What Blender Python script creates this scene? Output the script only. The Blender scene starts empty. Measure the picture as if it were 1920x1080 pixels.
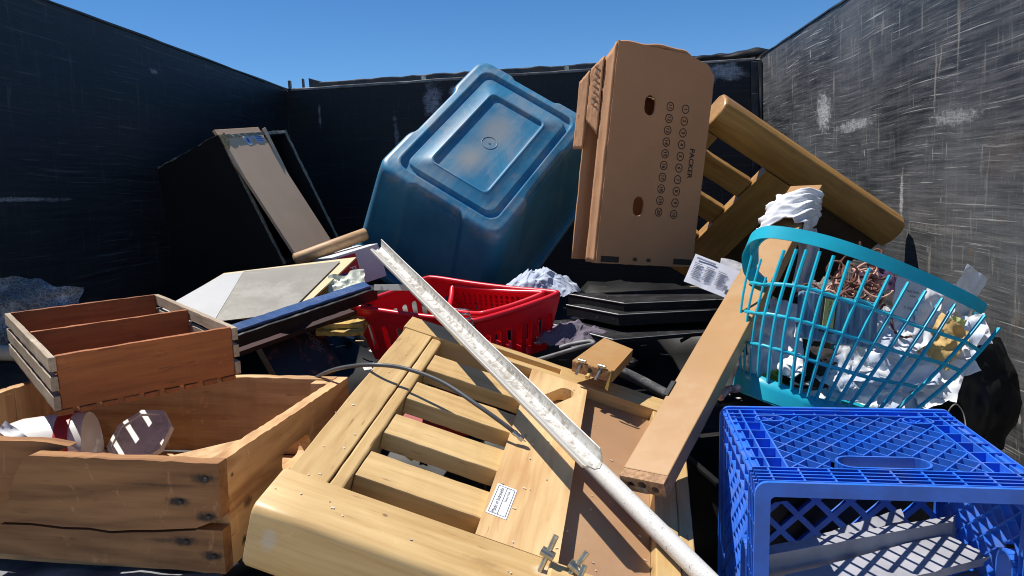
import bpy, bmesh, math, random
import numpy as np
from mathutils import Vector, Matrix, noise
random.seed(7)
scene = bpy.context.scene
C = scene.collection

# ------------------------------------------------------------------ camera
CAM = np.array([0, 0, 1.30]); F = 1400.0          # focal length in photo pixels (1920 wide)
FWD = np.array([-0.0701991, 0.98946576, -0.12660802])
RIGHT = np.array([0.99643759, 0.06360851, -0.0553723])
UP = np.array([0.04673565, 0.13004407, 0.99040614])
cd = bpy.data.cameras.new('camera'); cam = bpy.data.objects.new('camera', cd); C.objects.link(cam)
cd.sensor_width = 36; cd.lens = 36 * F / 1920; cd.clip_start = 0.02; cd.clip_end = 3000
M = Matrix.Identity(4)
for i in range(3):
    M[i][0] = RIGHT[i]; M[i][1] = UP[i]; M[i][2] = -FWD[i]; M[i][3] = CAM[i]
cam.matrix_world = M
scene.camera = cam

# ------------------------------------------------------------------ light
SUN = Vector((-0.36, 0.14, 0.92)).normalized()
w = bpy.data.worlds.new('World'); scene.world = w; w.use_nodes = True
wn = w.node_tree
sky = wn.nodes.new('ShaderNodeTexSky'); sky.sky_type = 'NISHITA'; sky.sun_disc = False
sky.sun_elevation = math.asin(SUN.z); sky.sun_rotation = math.atan2(SUN.x, SUN.y)
sky.altitude = 2500; sky.air_density = 1.0; sky.dust_density = 0.0; sky.ozone_density = 4.5
bg = wn.nodes['Background']; hs = wn.nodes.new('ShaderNodeHueSaturation'); hs.inputs['Saturation'].default_value = 1.22
wn.links.new(sky.outputs[0], hs.inputs['Color']); wn.links.new(hs.outputs[0], bg.inputs[0]); bg.inputs[1].default_value = 0.094
sl = bpy.data.lights.new('sun', 'SUN'); so = bpy.data.objects.new('sun', sl); C.objects.link(so)
sl.energy = 5.0; sl.angle = math.radians(0.53); sl.color = (1.0, 0.955, 0.88)
so.rotation_euler = SUN.to_track_quat('Z', 'Y').to_euler(); so.location = (-3, 2, 8)
vs = scene.view_settings
vs.view_transform = 'Standard'; vs.look = 'None'; vs.exposure = 0.40; vs.gamma = 1; vs.use_curve_mapping = False
scene.cycles.use_denoising = True; scene.cycles.filter_width = 1.05
scene.cycles.max_bounces = 8; scene.cycles.diffuse_bounces = 5; scene.cycles.transparent_max_bounces = 16

# ------------------------------------------------------------------ placing helpers
def ray(u, v): return FWD + RIGHT * ((u - 960) / F) - UP * ((v - 540) / F)
def at(u, v, d): return CAM + ray(u, v) * d
def onp(u, v, p0, n):
    d = ray(u, v); n = np.array(n, float); return CAM + d * (np.dot(np.array(p0) - CAM, n) / np.dot(d, n))
def frame(o, x, y):
    """4x4 matrix with origin o, x axis along x and y axis in the plane of x and y"""
    x = Vector(x).normalized(); y = Vector(y); y = (y - x * x.dot(y)).normalized(); z = x.cross(y)
    m = Matrix.Identity(4)
    for i in range(3): m[i][0] = x[i]; m[i][1] = y[i]; m[i][2] = z[i]; m[i][3] = o[i]
    return m
def mat4(R, t):
    m = Matrix.Identity(4)
    for i in range(3):
        for j in range(3): m[i][j] = R[i][j]
        m[i][3] = t[i]
    return m

# ------------------------------------------------------------------ node helpers
def nd(nt, typ, ins=None, **props):
    n = nt.nodes.new(typ)
    for k, v in props.items(): setattr(n, k, v)
    for k, v in (ins or {}).items():
        s = n.inputs[k]
        if isinstance(v, bpy.types.NodeSocket): nt.links.new(v, s)
        else:
            if s.type == 'RGBA' and len(v) == 3: v = (*v, 1)
            s.default_value = v
    return n
def mix(nt, f, a, b, blend='MIX'):
    n = nd(nt, 'ShaderNodeMix', {0: f, 6: a, 7: b}, data_type='RGBA', blend_type=blend); return n.outputs[2]
def mth(nt, op, a, b=0.0, clamp=False):
    return nd(nt, 'ShaderNodeMath', {0: a, 1: b}, operation=op, use_clamp=clamp).outputs[0]
def ramp(nt, f, stops):
    n = nd(nt, 'ShaderNodeValToRGB', {0: f}); e = n.color_ramp.elements
    while len(e) < len(stops): e.new(0.5)
    for x, (p, c) in zip(e, stops):
        x.position = p; x.color = (c, c, c, 1) if isinstance(c, (int, float)) else (*c, 1)
    return n.outputs[0]
def step(nt, f, a, b): return nd(nt, 'ShaderNodeMapRange', {0: f, 1: a, 2: b}, interpolation_type='SMOOTHSTEP').outputs[0]
def noi(nt, co, scale, detail=4, rough=0.55, dist=0.0):
    return nd(nt, 'ShaderNodeTexNoise', {'Vector': co, 'Scale': scale, 'Detail': detail, 'Roughness': rough, 'Distortion': dist}).outputs[0]
def scl(nt, co, s, rot=(0, 0, 0)): return nd(nt, 'ShaderNodeMapping', {'Vector': co, 'Scale': s, 'Rotation': rot}).outputs[0]
def coords(nt, shift=True):
    tc = nd(nt, 'ShaderNodeTexCoord').outputs['Object']
    if not shift: return tc
    r = nd(nt, 'ShaderNodeObjectInfo').outputs['Random']
    off = nd(nt, 'ShaderNodeCombineXYZ', {0: mth(nt, 'MULTIPLY', r, 7.1), 1: mth(nt, 'MULTIPLY', r, 13.7), 2: mth(nt, 'MULTIPLY', r, 5.3)}).outputs[0]
    return nd(nt, 'ShaderNodeVectorMath', {0: tc, 1: off}, operation='ADD').outputs[0]
def newmat(name):
    m = bpy.data.materials.new(name); m.use_nodes = True; nt = m.node_tree
    return m, nt, nt.nodes['Principled BSDF']
def bump(nt, bs, h, strength=0.2, dist=0.002):
    nt.links.new(nd(nt, 'ShaderNodeBump', {'Height': h, 'Strength': strength, 'Distance': dist}).outputs[0], bs.inputs['Normal'])
def setc(nt, bs, col): nt.links.new(col, bs.inputs['Base Color'])

_mc = {}
def wood(name, axis, dark, light, pore=(0.2, 0.1, 0.04), pore_amt=0.5, rough=0.55, ring=1.0, worn=0.0, spots=None, coat=0.0):
    """timber with grain along one local axis"""
    key = (name, axis, bool(spots) and str(spots))
    if key in _mc: return _mc[key]
    m, nt, bs = newmat(name + '_' + 'xyz'[axis]); co = coords(nt)
    def st(l, c): s = [c, c, c]; s[axis] = l; return tuple(s)
    tone = noi(nt, scl(nt, co, st(1.6, 9)), 1.0, 3, 0.5, 0.6)
    rings = nd(nt, 'ShaderNodeMath', {0: mth(nt, 'MULTIPLY', tone, 9.0), 1: 1.0}, operation='PINGPONG').outputs[0]
    fine = noi(nt, scl(nt, co, st(7, 110)), 1.0, 6, 0.62, 0.3)
    g = mth(nt, 'ADD', mth(nt, 'MULTIPLY', rings, 0.38 * ring), mth(nt, 'MULTIPLY', fine, 1.1 - 0.3 * ring))
    col = ramp(nt, g, [(0.28, dark), (0.78, light)])
    por = noi(nt, scl(nt, co, st(20, 210)), 1.0, 3, 0.55)
    pm = mth(nt, 'MULTIPLY', mth(nt, 'MULTIPLY', step(nt, por, 0.62, 0.72), step(nt, noi(nt, co, 14, 2), 0.42, 0.6)), pore_amt)
    col = mix(nt, pm, col, pore)
    big = noi(nt, co, 5.5, 5, 0.6)
    col = mix(nt, mth(nt, 'MULTIPLY', step(nt, big, 0.5, 0.72), 0.30), col, tuple(x * 0.55 for x in dark))
    if worn:
        sc = noi(nt, scl(nt, co, st(30, 18), (0.3, 0.5, 0.2)), 1.0, 7, 0.7, 1.0)
        col = mix(nt, mth(nt, 'MULTIPLY', step(nt, sc, 0.60, 0.68), worn), col, tuple(min(1, x * 1.7 + 0.04) for x in light))
        dk = noi(nt, scl(nt, co, st(6, 40)), 1.0, 5, 0.65, 0.8)
        col = mix(nt, mth(nt, 'MULTIPLY', step(nt, dk, 0.60, 0.75), worn), col, tuple(x * 0.28 for x in dark))
    for (p, r, c, a) in spots or []:
        tc = nd(nt, 'ShaderNodeTexCoord').outputs['Object']
        d = nd(nt, 'ShaderNodeVectorMath', {0: tc, 1: p}, operation='SUBTRACT').outputs[0]
        d = nd(nt, 'ShaderNodeVectorMath', {0: d, 1: tuple(1 / q for q in r)}, operation='MULTIPLY').outputs[0]
        l = nd(nt, 'ShaderNodeVectorMath', {0: d}, operation='LENGTH').outputs['Value']
        l = mth(nt, 'ADD', l, mth(nt, 'MULTIPLY', mth(nt, 'SUBTRACT', noi(nt, tc, 130, 4), 0.5), 1.1))
        col = mix(nt, mth(nt, 'MULTIPLY', step(nt, l, 1.0, 0.25), a), col, c)
    setc(nt, bs, col)
    bs.inputs['Roughness'].default_value = rough
    bs.inputs['Coat Weight'].default_value = coat; bs.inputs['Coat Roughness'].default_value = 0.3
    bump(nt, bs, mth(nt, 'ADD', fine, mth(nt, 'MULTIPLY', big, 0.6)), 0.35 if worn else 0.2, 0.0012)
    _mc[key] = m; return m

def plain(name, col, rough=0.5, var=0.15, dust=0.0, dustcol=(0.33, 0.29, 0.24), metal=0.0, scale=9.0, trans=0.0, spec=0.5, scratch=0.0):
    """a painted, moulded or printed surface with uneven tone, dust and scuffs"""
    if name in _mc: return _mc[name]
    m, nt, bs = newmat(name); co = coords(nt)
    a = noi(nt, co, scale, 6, 0.6)
    c = mix(nt, step(nt, a, 0.3, 0.7), tuple(x * (1 - var) for x in col), tuple(min(1, x * (1 + var)) for x in col))
    if dust:
        d1 = noi(nt, co, scale * 0.8, 7, 0.62, 0.5); d2 = noi(nt, co, scale * 9, 5, 0.7)
        up = nd(nt, 'ShaderNodeSeparateXYZ', {0: nd(nt, 'ShaderNodeNewGeometry').outputs['Normal']}).outputs[2]
        f = mth(nt, 'MULTIPLY', step(nt, mth(nt, 'ADD', d1, mth(nt, 'MULTIPLY', mth(nt, 'SUBTRACT', d2, 0.5), 0.5)), 0.42, 0.68), dust)
        f = mth(nt, 'MULTIPLY', f, nd(nt, 'ShaderNodeMapRange', {0: up, 1: -0.1, 2: 0.75, 3: 0.25, 4: 1.0}).outputs[0])
        c = mix(nt, f, c, dustcol)
        nt.links.new(nd(nt, 'ShaderNodeMapRange', {0: f, 1: 0.0, 2: 0.7, 3: rough, 4: 0.9}).outputs[0], bs.inputs['Roughness'])
    else: bs.inputs['Roughness'].default_value = rough
    if scratch:
        s1 = noi(nt, scl(nt, co, (4, 120, 60), (0.2, 0.1, 0.5)), 1.0, 5, 0.7, 0.4)
        s2 = noi(nt, scl(nt, co, (120, 5, 70), (0.1, 0.3, -0.3)), 1.0, 5, 0.7, 0.4)
        f = mth(nt, 'MULTIPLY', step(nt, mth(nt, 'MAXIMUM', s1, s2), 0.66, 0.74), scratch)
        c = mix(nt, f, c, (0.5, 0.48, 0.45))
    setc(nt, bs, c); bs.inputs['Metallic'].default_value = metal; bs.inputs['Specular IOR Level'].default_value = spec
    bump(nt, bs, noi(nt, co, scale * 12, 4, 0.6), 0.12, 0.001)
    if trans:
        tr = nd(nt, 'ShaderNodeBsdfTranslucent', {'Color': c})
        ms = nd(nt, 'ShaderNodeMixShader', {0: trans, 1: bs.outputs[0], 2: tr.outputs[0]})
        nt.links.new(ms.outputs[0], nt.nodes['Material Output'].inputs[0])
    _mc[name] = m; return m

# ------------------------------------------------------------------ mesh helpers
class MB:
    def __init__(s): s.v = []; s.f = []
    def add(s, vs, fs):
        o = len(s.v); s.v += [tuple(float(c) for c in v) for v in vs]; s.f += [tuple(i + o for i in f) for f in fs]; return s
    def box(s, x0, x1, y0, y1, z0, z1, T=None):
        vs = [Vector((x, y, z)) for z in (z0, z1) for y in (y0, y1) for x in (x0, x1)]
        if T: vs = [T @ v for v in vs]
        return s.add(vs, [(0, 2, 3, 1), (4, 5, 7, 6), (0, 1, 5, 4), (2, 6, 7, 3), (0, 4, 6, 2), (1, 3, 7, 5)])
    def plank(s, x0, x1, y0, y1, z0, z1, axis=0, n=14, j=0.0012, seed=0):
        """a box with slightly wandering edges along its length"""
        r = random.Random(seed + int((x0 + y0 * 3 + z0 * 7) * 1e4)); lo = [x0, y0, z0]; hi = [x1, y1, z1]
        b, c = [(1, 2), (2, 0), (0, 1)][axis]; vs = []; fs = []
        for i in range(n + 1):
            for (p, q) in ((lo[b], lo[c]), (hi[b], lo[c]), (hi[b], hi[c]), (lo[b], hi[c])):
                v = [0, 0, 0]; v[axis] = lo[axis] + (hi[axis] - lo[axis]) * i / n; v[b] = p + r.uniform(-j, j); v[c] = q + r.uniform(-j, j); vs.append(v)
        for i in range(n):
            for k in range(4): a = i * 4 + k; e = i * 4 + (k + 1) % 4; fs.append((a, e, e + 4, a + 4))
        fs += [(3, 2, 1, 0), (n * 4, n * 4 + 1, n * 4 + 2, n * 4 + 3)]
        return s.add(vs, fs)
    def tube(s, pts, r, n=10, cap=True, flat=1.0):
        pts = [Vector(p) for p in pts]; m = len(pts); rs = r if isinstance(r, (list, tuple)) else [r] * m
        t0 = (pts[1] - pts[0]).normalized(); ref = Vector((0, 0, 1)) if abs(t0.z) < 0.9 else Vector((1, 0, 0))
        nrm = (ref - t0 * ref.dot(t0)).normalized(); vs = []; fs = []
        for i, p in enumerate(pts):
            t = (pts[min(i + 1, m - 1)] - pts[max(i - 1, 0)]).normalized()
            nrm = (nrm - t * nrm.dot(t)).normalized(); bn = t.cross(nrm)
            for k in range(n):
                a = 2 * math.pi * k / n; vs.append(p + (nrm * math.cos(a) * flat + bn * math.sin(a)) * rs[i])
        for i in range(m - 1):
            for k in range(n): a = i * n + k; b = i * n + (k + 1) % n; fs.append((a, b, b + n, a + n))
        if cap: fs += [tuple(range(n - 1, -1, -1)), tuple(range((m - 1) * n, m * n))]
        return s.add(vs, fs)
    def loft(s, rings, close=True, cap0=False, cap1=False):
        n = len(rings[0]); vs = [p for r in rings for p in r]; fs = []
        for i in range(len(rings) - 1):
            for k in range(n if close else n - 1):
                a = i * n + k; b = i * n + (k + 1) % n; fs.append((a, b, b + n, a + n))
        if cap0: fs.append(tuple(range(n - 1, -1, -1)))
        if cap1: fs.append(tuple(range((len(rings) - 1) * n, len(rings) * n)))
        return s.add(vs, fs)
    def grid(s, fn, nu, nv):
        vs = [fn(i / nu, j / nv) for j in range(nv + 1) for i in range(nu + 1)]
        return s.add(vs, [(j * (nu + 1) + i, j * (nu + 1) + i + 1, (j + 1) * (nu + 1) + i + 1, (j + 1) * (nu + 1) + i) for j in range(nv) for i in range(nu)])
    def shape(s, outer, holes, th, T=None):
        """flat outline with holes, th thick (from z=-th to 0), placed by T"""
        cu = bpy.data.curves.new('tmp', 'CURVE'); cu.dimensions = '2D'; cu.fill_mode = 'BOTH'; cu.extrude = th / 2
        for poly in [outer] + list(holes):
            sp = cu.splines.new('POLY'); sp.points.add(len(poly) - 1); sp.use_cyclic_u = True
            for q, p in zip(sp.points, poly): q.co = (p[0], p[1], 0, 1)
        o = bpy.data.objects.new('tmp', cu); me = o.to_mesh()
        vs = [Vector((v.co.x, v.co.y, v.co.z - th / 2)) for v in me.vertices]
        if T: vs = [T @ v for v in vs]
        s.add(vs, [tuple(p.vertices) for p in me.polygons]); o.to_mesh_clear()
        bpy.data.objects.remove(o); bpy.data.curves.remove(cu); return s
    def text(s, txt, size, T, align='CENTER', bold=0.0):
        cu = bpy.data.curves.new('tmp', 'FONT'); cu.body = txt; cu.size = size; cu.align_x = align; cu.align_y = 'CENTER'; cu.resolution_u = 3; cu.offset = bold
        o = bpy.data.objects.new('tmp', cu); me = o.to_mesh()
        s.add([T @ v.co for v in me.vertices], [tuple(p.vertices) for p in me.polygons]); o.to_mesh_clear()
        bpy.data.objects.remove(o); bpy.data.curves.remove(cu); return s
    def mesh(s, name, merge=False):
        me = bpy.data.meshes.new(name); me.from_pydata(s.v, [], s.f)
        bm = bmesh.new(); bm.from_mesh(me)
        if merge: bmesh.ops.remove_doubles(bm, verts=bm.verts, dist=1e-5)
        bmesh.ops.recalc_face_normals(bm, faces=bm.faces); bm.to_mesh(me); bm.free()
        return me
    def build(s, name, mat, parent=None, bevel=0.0, smooth=None, M=None, solid=0.0, sub=0, merge=False, seg=2):
        me = s.mesh(name, merge); o = bpy.data.objects.new(name, me); C.objects.link(o); me.materials.append(mat)
        if parent: o.parent = parent
        if M: o.matrix_world = M
        if smooth is not None:
            me.shade_smooth()
            if smooth < 179: me.set_sharp_from_angle(angle=math.radians(smooth))
        if solid: md = o.modifiers.new('s', 'SOLIDIFY'); md.thickness = solid; md.offset = 0
        if bevel: md = o.modifiers.new('b', 'BEVEL'); md.width = bevel; md.segments = seg; md.limit_method = 'ANGLE'; md.angle_limit = math.radians(35); md.harden_normals = False
        if sub: md = o.modifiers.new('u', 'SUBSURF'); md.levels = sub; md.render_levels = sub
        return o
def tag(o, label, cat, group=None, kind=None):
    if label: o['label'] = label
    if cat: o['category'] = cat
    if group: o['group'] = group
    if kind: o['kind'] = kind
    return o
def thing(name, label, cat, M, group=None):
    o = bpy.data.objects.new(name, None); C.objects.link(o); o.matrix_world = M; o.empty_display_size = 0.05
    return tag(o, label, cat, group)
def rrect(hx, hy, r, z, side=10, corner=6, mod=None):
    pts = []
    cs = [(hx - r, hy - r, 0), (-hx + r, hy - r, 90), (-hx + r, -hy + r, 180), (hx - r, -hy + r, 270)]
    for i, (cx, cy, a0) in enumerate(cs):
        for k in range(corner + 1):
            a = math.radians(a0 + 90 * k / corner); pts.append([cx + r * math.cos(a), cy + r * math.sin(a), z])
        nx, ny, na = cs[(i + 1) % 4]; a = math.radians(a0 + 90)
        p = (cx + r * math.cos(a), cy + r * math.sin(a)); q = (nx + r * math.cos(math.radians(na)), ny + r * math.sin(math.radians(na)))
        for k in range(1, side): pts.append([p[0] + (q[0] - p[0]) * k / side, p[1] + (q[1] - p[1]) * k / side, z])
    if mod: pts = [mod(p) for p in pts]
    return [Vector(p) for p in pts]
def capsule(cx, cy, l, wd, ang=0, n=8):
    pts = []
    for s0, a0 in ((1, -90), (-1, 90)):
        for k in range(n + 1):
            a = math.radians(a0 + 180 * k / n); pts.append((s0 * (l / 2 - wd / 2) + wd / 2 * math.cos(a), wd / 2 * math.sin(a)))
    c, s = math.cos(ang), math.sin(ang)
    return [(cx + x * c - y * s, cy + x * s + y * c) for x, y in pts]
def sm(t): t = max(0, min(1, t)); return t * t * (3 - 2 * t)
def spline(pts, n):
    """Catmull-Rom through pts, n samples per span"""
    P = [Vector(p) for p in pts]; P = [P[0] * 2 - P[1]] + P + [P[-1] * 2 - P[-2]]; out = []
    for i in range(1, len(P) - 2):
        for k in range(n):
            t = k / n; a, b, c, d = P[i - 1:i + 3]
            out.append(0.5 * ((2 * b) + (c - a) * t + (2 * a - 5 * b + 4 * c - d) * t * t + (3 * b - a - 3 * c + d) * t ** 3))
    out.append(P[-2]); return out

# ------------------------------------------------------------------ materials
ARM_D, ARM_L = (0.46, 0.275, 0.10), (0.655, 0.455, 0.205)
def arm_wood(ax): return wood('rubberwood', ax, ARM_D, ARM_L, (0.22, 0.11, 0.04), 0.75, 0.45, 0.55, 0.0, None, 0.15)
def arm2_wood(ax): return wood('amber_wood', ax, (0.26, 0.125, 0.028), (0.46, 0.25, 0.065), (0.12, 0.05, 0.02), 0.6, 0.4, 0.6, 0.12, None, 0.2)
def crate_wood(ax, spots=None): return wood('old_pine', ax, (0.33, 0.17, 0.068), (0.61, 0.385, 0.19), (0.12, 0.06, 0.025), 0.5, 0.75, 1.0, 0.35, spots)
def brown_wood(ax): return wood('brown_stained_pine', ax, (0.19, 0.055, 0.015), (0.375, 0.122, 0.033), (0.05, 0.02, 0.01), 0.6, 0.7, 0.5, 0.22)
TAN = plain('tan_laminate', (0.37, 0.20, 0.072), 0.42, 0.05, 0.10, (0.6, 0.5, 0.35), scale=5)
TANCORE = plain('particle_board', (0.33, 0.19, 0.10), 0.85, 0.35, scale=160)
HARDBOARD = plain('hardboard', (0.36, 0.205, 0.105), 0.5, 0.07, 0.15, (0.5, 0.38, 0.26), scale=6)
BLACK = plain('black_plastic', (0.010, 0.010, 0.011), 0.5, 0.3, 0.12, (0.12, 0.11, 0.10), spec=0.3)
BLACKBAG = plain('black_film', (0.007, 0.007, 0.007), 0.5, 0.3, spec=0.25)
WHITEP = plain('white_paper', (0.74, 0.75, 0.78), 0.7, 0.05)
CLOTHW = plain('white_cloth', (0.70, 0.71, 0.74), 0.85, 0.06, scale=20)
STEEL = plain('zinc_steel', (0.50, 0.46, 0.36), 0.32, 0.3, metal=0.9, scale=60)
INK = plain('black_ink', (0.02, 0.018, 0.016), 0.6, 0.1)

def wall_mat(name, h, patches=(), wear_lit=1.0, grime=1.0):
    """scraped black paint, dimmed on shaded walls; h = 0 or 1, the local axis that runs along the wall"""
    m, nt, bs = newmat(name); co0 = coords(nt, False)
    wv = nd(nt, 'ShaderNodeTexNoise', {'Vector': co0, 'Scale': 1.3, 'Detail': 2.0, 'Roughness': 0.5}).outputs[1]
    wv = nd(nt, 'ShaderNodeVectorMath', {0: wv, 1: (0.5, 0.5, 0.5)}, operation='SUBTRACT').outputs[0]
    wv = nd(nt, 'ShaderNodeVectorMath', {0: wv, 3: 0.06}, operation='SCALE').outputs[0]
    co = nd(nt, 'ShaderNodeVectorMath', {0: co0, 1: wv}, operation='ADD').outputs[0]
    def st(along, up): s = [1.0, 1.0, 1.0]; s[h] = along; s[2] = up; return tuple(s)
    base = noi(nt, co, 1.7, 6, 0.6, 0.3)
    col = mix(nt, step(nt, base, 0.30, 0.72), (0.008, 0.009, 0.011), (0.008 + 0.055 * wear_lit ** 2, 0.009 + 0.056 * wear_lit ** 2, 0.011 + 0.058 * wear_lit ** 2))
    area = noi(nt, co, 1.1, 4, 0.55); area2 = noi(nt, co, 2.3, 5, 0.6)
    rot1 = [0.0, 0.0, 0.0]; rot1[1 - h] = -0.13 if h == 1 else 0.1
    rot2 = [0.0, 0.0, 0.0]; rot2[1 - h] = 0.22
    rot3 = [0.0, 0.0, 0.0]; rot3[1 - h] = -0.45
    rot4 = [0.0, 0.0, 0.0]; rot4[1 - h] = 0.75
    area0 = noi(nt, co, 1.9, 4, 0.6)
    film = noi(nt, scl(nt, co, st(4.5, 85), tuple(rot1)), 1.0, 7, 0.72, 0.25)
    col = mix(nt, mth(nt, 'MULTIPLY', step(nt, film, 0.35, 0.75), 0.42 * min(1.0, wear_lit)), col, (0.23, 0.23, 0.23))
    soft = noi(nt, scl(nt, co, st(26, 3.0)), 1.0, 7, 0.72, 0.9)
    col = mix(nt, mth(nt, 'MULTIPLY', mth(nt, 'MULTIPLY', step(nt, soft, 0.50, 0.76), step(nt, area0, 0.40, 0.62)), 0.42 * wear_lit), col, (0.20, 0.195, 0.185))
    wide = noi(nt, scl(nt, co, st(4, 42), tuple(rot1)), 1.0, 7, 0.72, 0.9)
    col = mix(nt, mth(nt, 'MULTIPLY', step(nt, wide, 0.55, 0.75), 0.35 * wear_lit), col, (0.22, 0.215, 0.205))
    for (al, upp, rot, lo, hi, c, a, ar) in (
        (3.0, 190, rot1, 0.58, 0.68, (0.50, 0.49, 0.47), 0.75, (0.25, 0.55)),
        (9.0, 240, rot1, 0.60, 0.70, (0.28, 0.275, 0.265), 0.5, (0.40, 0.60)),
        (5.0, 260, rot2, 0.62, 0.70, (0.33, 0.31, 0.29), 0.60, (0.35, 0.65)),
        (7.0, 150, rot3, 0.64, 0.71, (0.42, 0.39, 0.36), 0.6, (0.40, 0.62)),
        (8.0, 170, rot4, 0.65, 0.72, (0.36, 0.34, 0.32), 0.6, (0.40, 0.62)),
        (40, 5.5, (0.04, 0.04, 0), 0.575, 0.70, (0.31, 0.285, 0.255), 0.7, (0.30, 0.55)),
        (85, 10.0, (0.05, 0.05, 0), 0.61, 0.70, (0.38, 0.355, 0.32), 0.6, (0.45, 0.62)),
        (120, 9, (0.0, 0.0, 0.0), 0.64, 0.71, (0.34, 0.31, 0.27), 0.60, (0.42, 0.66))):
        s = noi(nt, scl(nt, co, st(al, upp), tuple(rot)), 1.0, 5, 0.68, 0.35)
        f = mth(nt, 'MULTIPLY', mth(nt, 'MULTIPLY', step(nt, s, lo, hi), step(nt, area if al < 50 else area2, *ar)), min(0.95, a * wear_lit))
        col = mix(nt, f, col, c)
    rust = noi(nt, scl(nt, co, st(14, 6)), 1.0, 6, 0.65, 0.5)
    col = mix(nt, mth(nt, 'MULTIPLY', step(nt, rust, 0.64, 0.74), 0.45 * wear_lit), col, (0.20, 0.115, 0.06))
    chip = nd(nt, 'ShaderNodeTexVoronoi', {'Vector': scl(nt, co, st(9, 4)), 'Scale': 1.0, 'Randomness': 1.0}).outputs['Distance']
    chip = mth(nt, 'ADD', chip, mth(nt, 'MULTIPLY', noi(nt, co, 70, 4), 0.10))
    col = mix(nt, mth(nt, 'MULTIPLY', step(nt, chip, 0.13, 0.10), mth(nt, 'MULTIPLY', step(nt, noi(nt, co, 3.1, 2), 0.5, 0.6), 0.8)), col, (0.42, 0.40, 0.40))
    for (p, r, c, a, ns) in patches:
        d = nd(nt, 'ShaderNodeVectorMath', {0: co, 1: p}, operation='SUBTRACT').outputs[0]
        d = nd(nt, 'ShaderNodeVectorMath', {0: d, 1: tuple(1 / q for q in r)}, operation='MULTIPLY').outputs[0]
        l = nd(nt, 'ShaderNodeVectorMath', {0: d}, operation='LENGTH').outputs['Value']
        l = mth(nt, 'ADD', l, mth(nt, 'MULTIPLY', mth(nt, 'SUBTRACT', noi(nt, scl(nt, co, st(ns, ns * 1.4)), 1.0, 6, 0.72), 0.5), 2.6))
        brk = mth(nt, 'MAXIMUM', step(nt, noi(nt, scl(nt, co, st(30, 220), tuple(rot1)), 1.0, 6, 0.7), 0.40, 0.62), step(nt, noi(nt, scl(nt, co, st(150, 25)), 1.0, 6, 0.7), 0.45, 0.62))
        col = mix(nt, mth(nt, 'MULTIPLY', mth(nt, 'MULTIPLY', step(nt, l, 1.1, 0.35), mth(nt, 'ADD', mth(nt, 'MULTIPLY', brk, 0.75), 0.25)), a), col, c)
    setc(nt, bs, col)
    nt.links.new(nd(nt, 'ShaderNodeMapRange', {0: film, 1: 0.3, 2: 0.7, 3: 0.42, 4: 0.62}).outputs[0], bs.inputs['Roughness'])
    bs.inputs['Specular IOR Level'].default_value = 0.4
    bump(nt, bs, mth(nt, 'ADD', film, base), 0.25, 0.004)
    return m

# ------------------------------------------------------------------ the setting
gm, gnt, gbs = newmat('gravel_yard'); gco = coords(gnt, False)
setc(gnt, gbs, ramp(gnt, noi(gnt, gco, 6, 8, 0.65), [(0.3, (0.42, 0.36, 0.27)), (0.7, (0.56, 0.49, 0.38))])); gbs.inputs['Roughness'].default_value = 0.95
bump(gnt, gbs, noi(gnt, gco, 40, 6), 0.6, 0.02)
g = MB().grid(lambda u, v: (-600 + 1200 * u, -600 + 1200 * v, -0.35), 8, 8).build('ground', gm); tag(g, None, None, kind='structure')

XL, XR, YB, ZR = -1.326, 0.968, 3.70, 1.868
bin_ = thing('dumpster', 'black scratched steel dumpster whose tall walls surround the junk', 'dumpster', Matrix.Translation((0, 0, 0)))
LW = wall_mat('scraped_black_left_shaded', 1, [((XL, 1.78, 1.355), (9, 0.20, 0.006), (0.36, 0.36, 0.37), 0.7, 40), ((XL, 2.47, 1.76), (9, 0.03, 0.012), (0.4, 0.38, 0.35), 0.7, 60)], 0.17)  # left copy of the wall paint, dimmed because this side is shaded
RW = wall_mat('scraped_black_right', 1, [((XR, 2.86, 1.53), (9, 0.075, 0.075), (0.62, 0.61, 0.60), 0.9, 42), ((XR, 2.58, 1.465), (9, 0.17, 0.022), (0.58, 0.57, 0.56), 0.75, 30),
                                        ((XR, 1.93, 1.425), (9, 0.12, 0.02), (0.5, 0.49, 0.48), 0.6, 50), ((XR, 2.20, 1.22), (9, 0.012, 0.09), (0.62, 0.60, 0.58), 0.7, 25),
                                        ((XR, 1.72, 1.33), (9, 0.10, 0.07), (0.22, 0.16, 0.11), 0.22, 40), ((XR, 2.0, 1.15), (9, 0.20, 0.012), (0.30, 0.28, 0.26), 0.45, 50)], 1.25)
BW = wall_mat('scraped_black_back_shaded', 0, [((-0.60, YB, 1.765), (0.055, 9, 0.085), (0.46, 0.42, 0.44), 0.9, 16), ((-0.49, YB, 1.80), (0.03, 9, 0.03), (0.46, 0.42, 0.44), 0.9, 24),
                                       ((-0.795, YB, 1.60), (0.012, 9, 0.12), (0.30, 0.28, 0.29), 0.8, 20), ((0.80, YB, 1.80), (0.10, 9, 0.05), (0.50, 0.49, 0.50), 0.9, 14), ((-1.17, YB, 1.74), (0.007, 9, 0.07), (0.32, 0.31, 0.32), 0.8, 20)], 0.09)  # back copy of the paint, its colour darkened for the shade there
RAIL = plain('black_steel_rail', (0.022, 0.023, 0.026), 0.38, 0.35, 0.5, (0.20, 0.19, 0.18), scale=14, scratch=0.6)
def wgrid(name, fn, mat, dent, seed, nu=40, nv=24):
    def f(u, v):
        p = Vector(fn(u, v)); d = noise.noise(Vector((u * 5 + seed, v * 3, 0))) * dent * min(1, (1 - v) * 6); return p + Vector(fn.n) * d
    return MB().grid(f, nu, nv).build(name, mat, bin_, smooth=180)
def lwf(u, v): return (XL, 0.45 + (YB - 0.45) * u, v * ZR)
lwf.n = (1, 0, 0)
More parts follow.
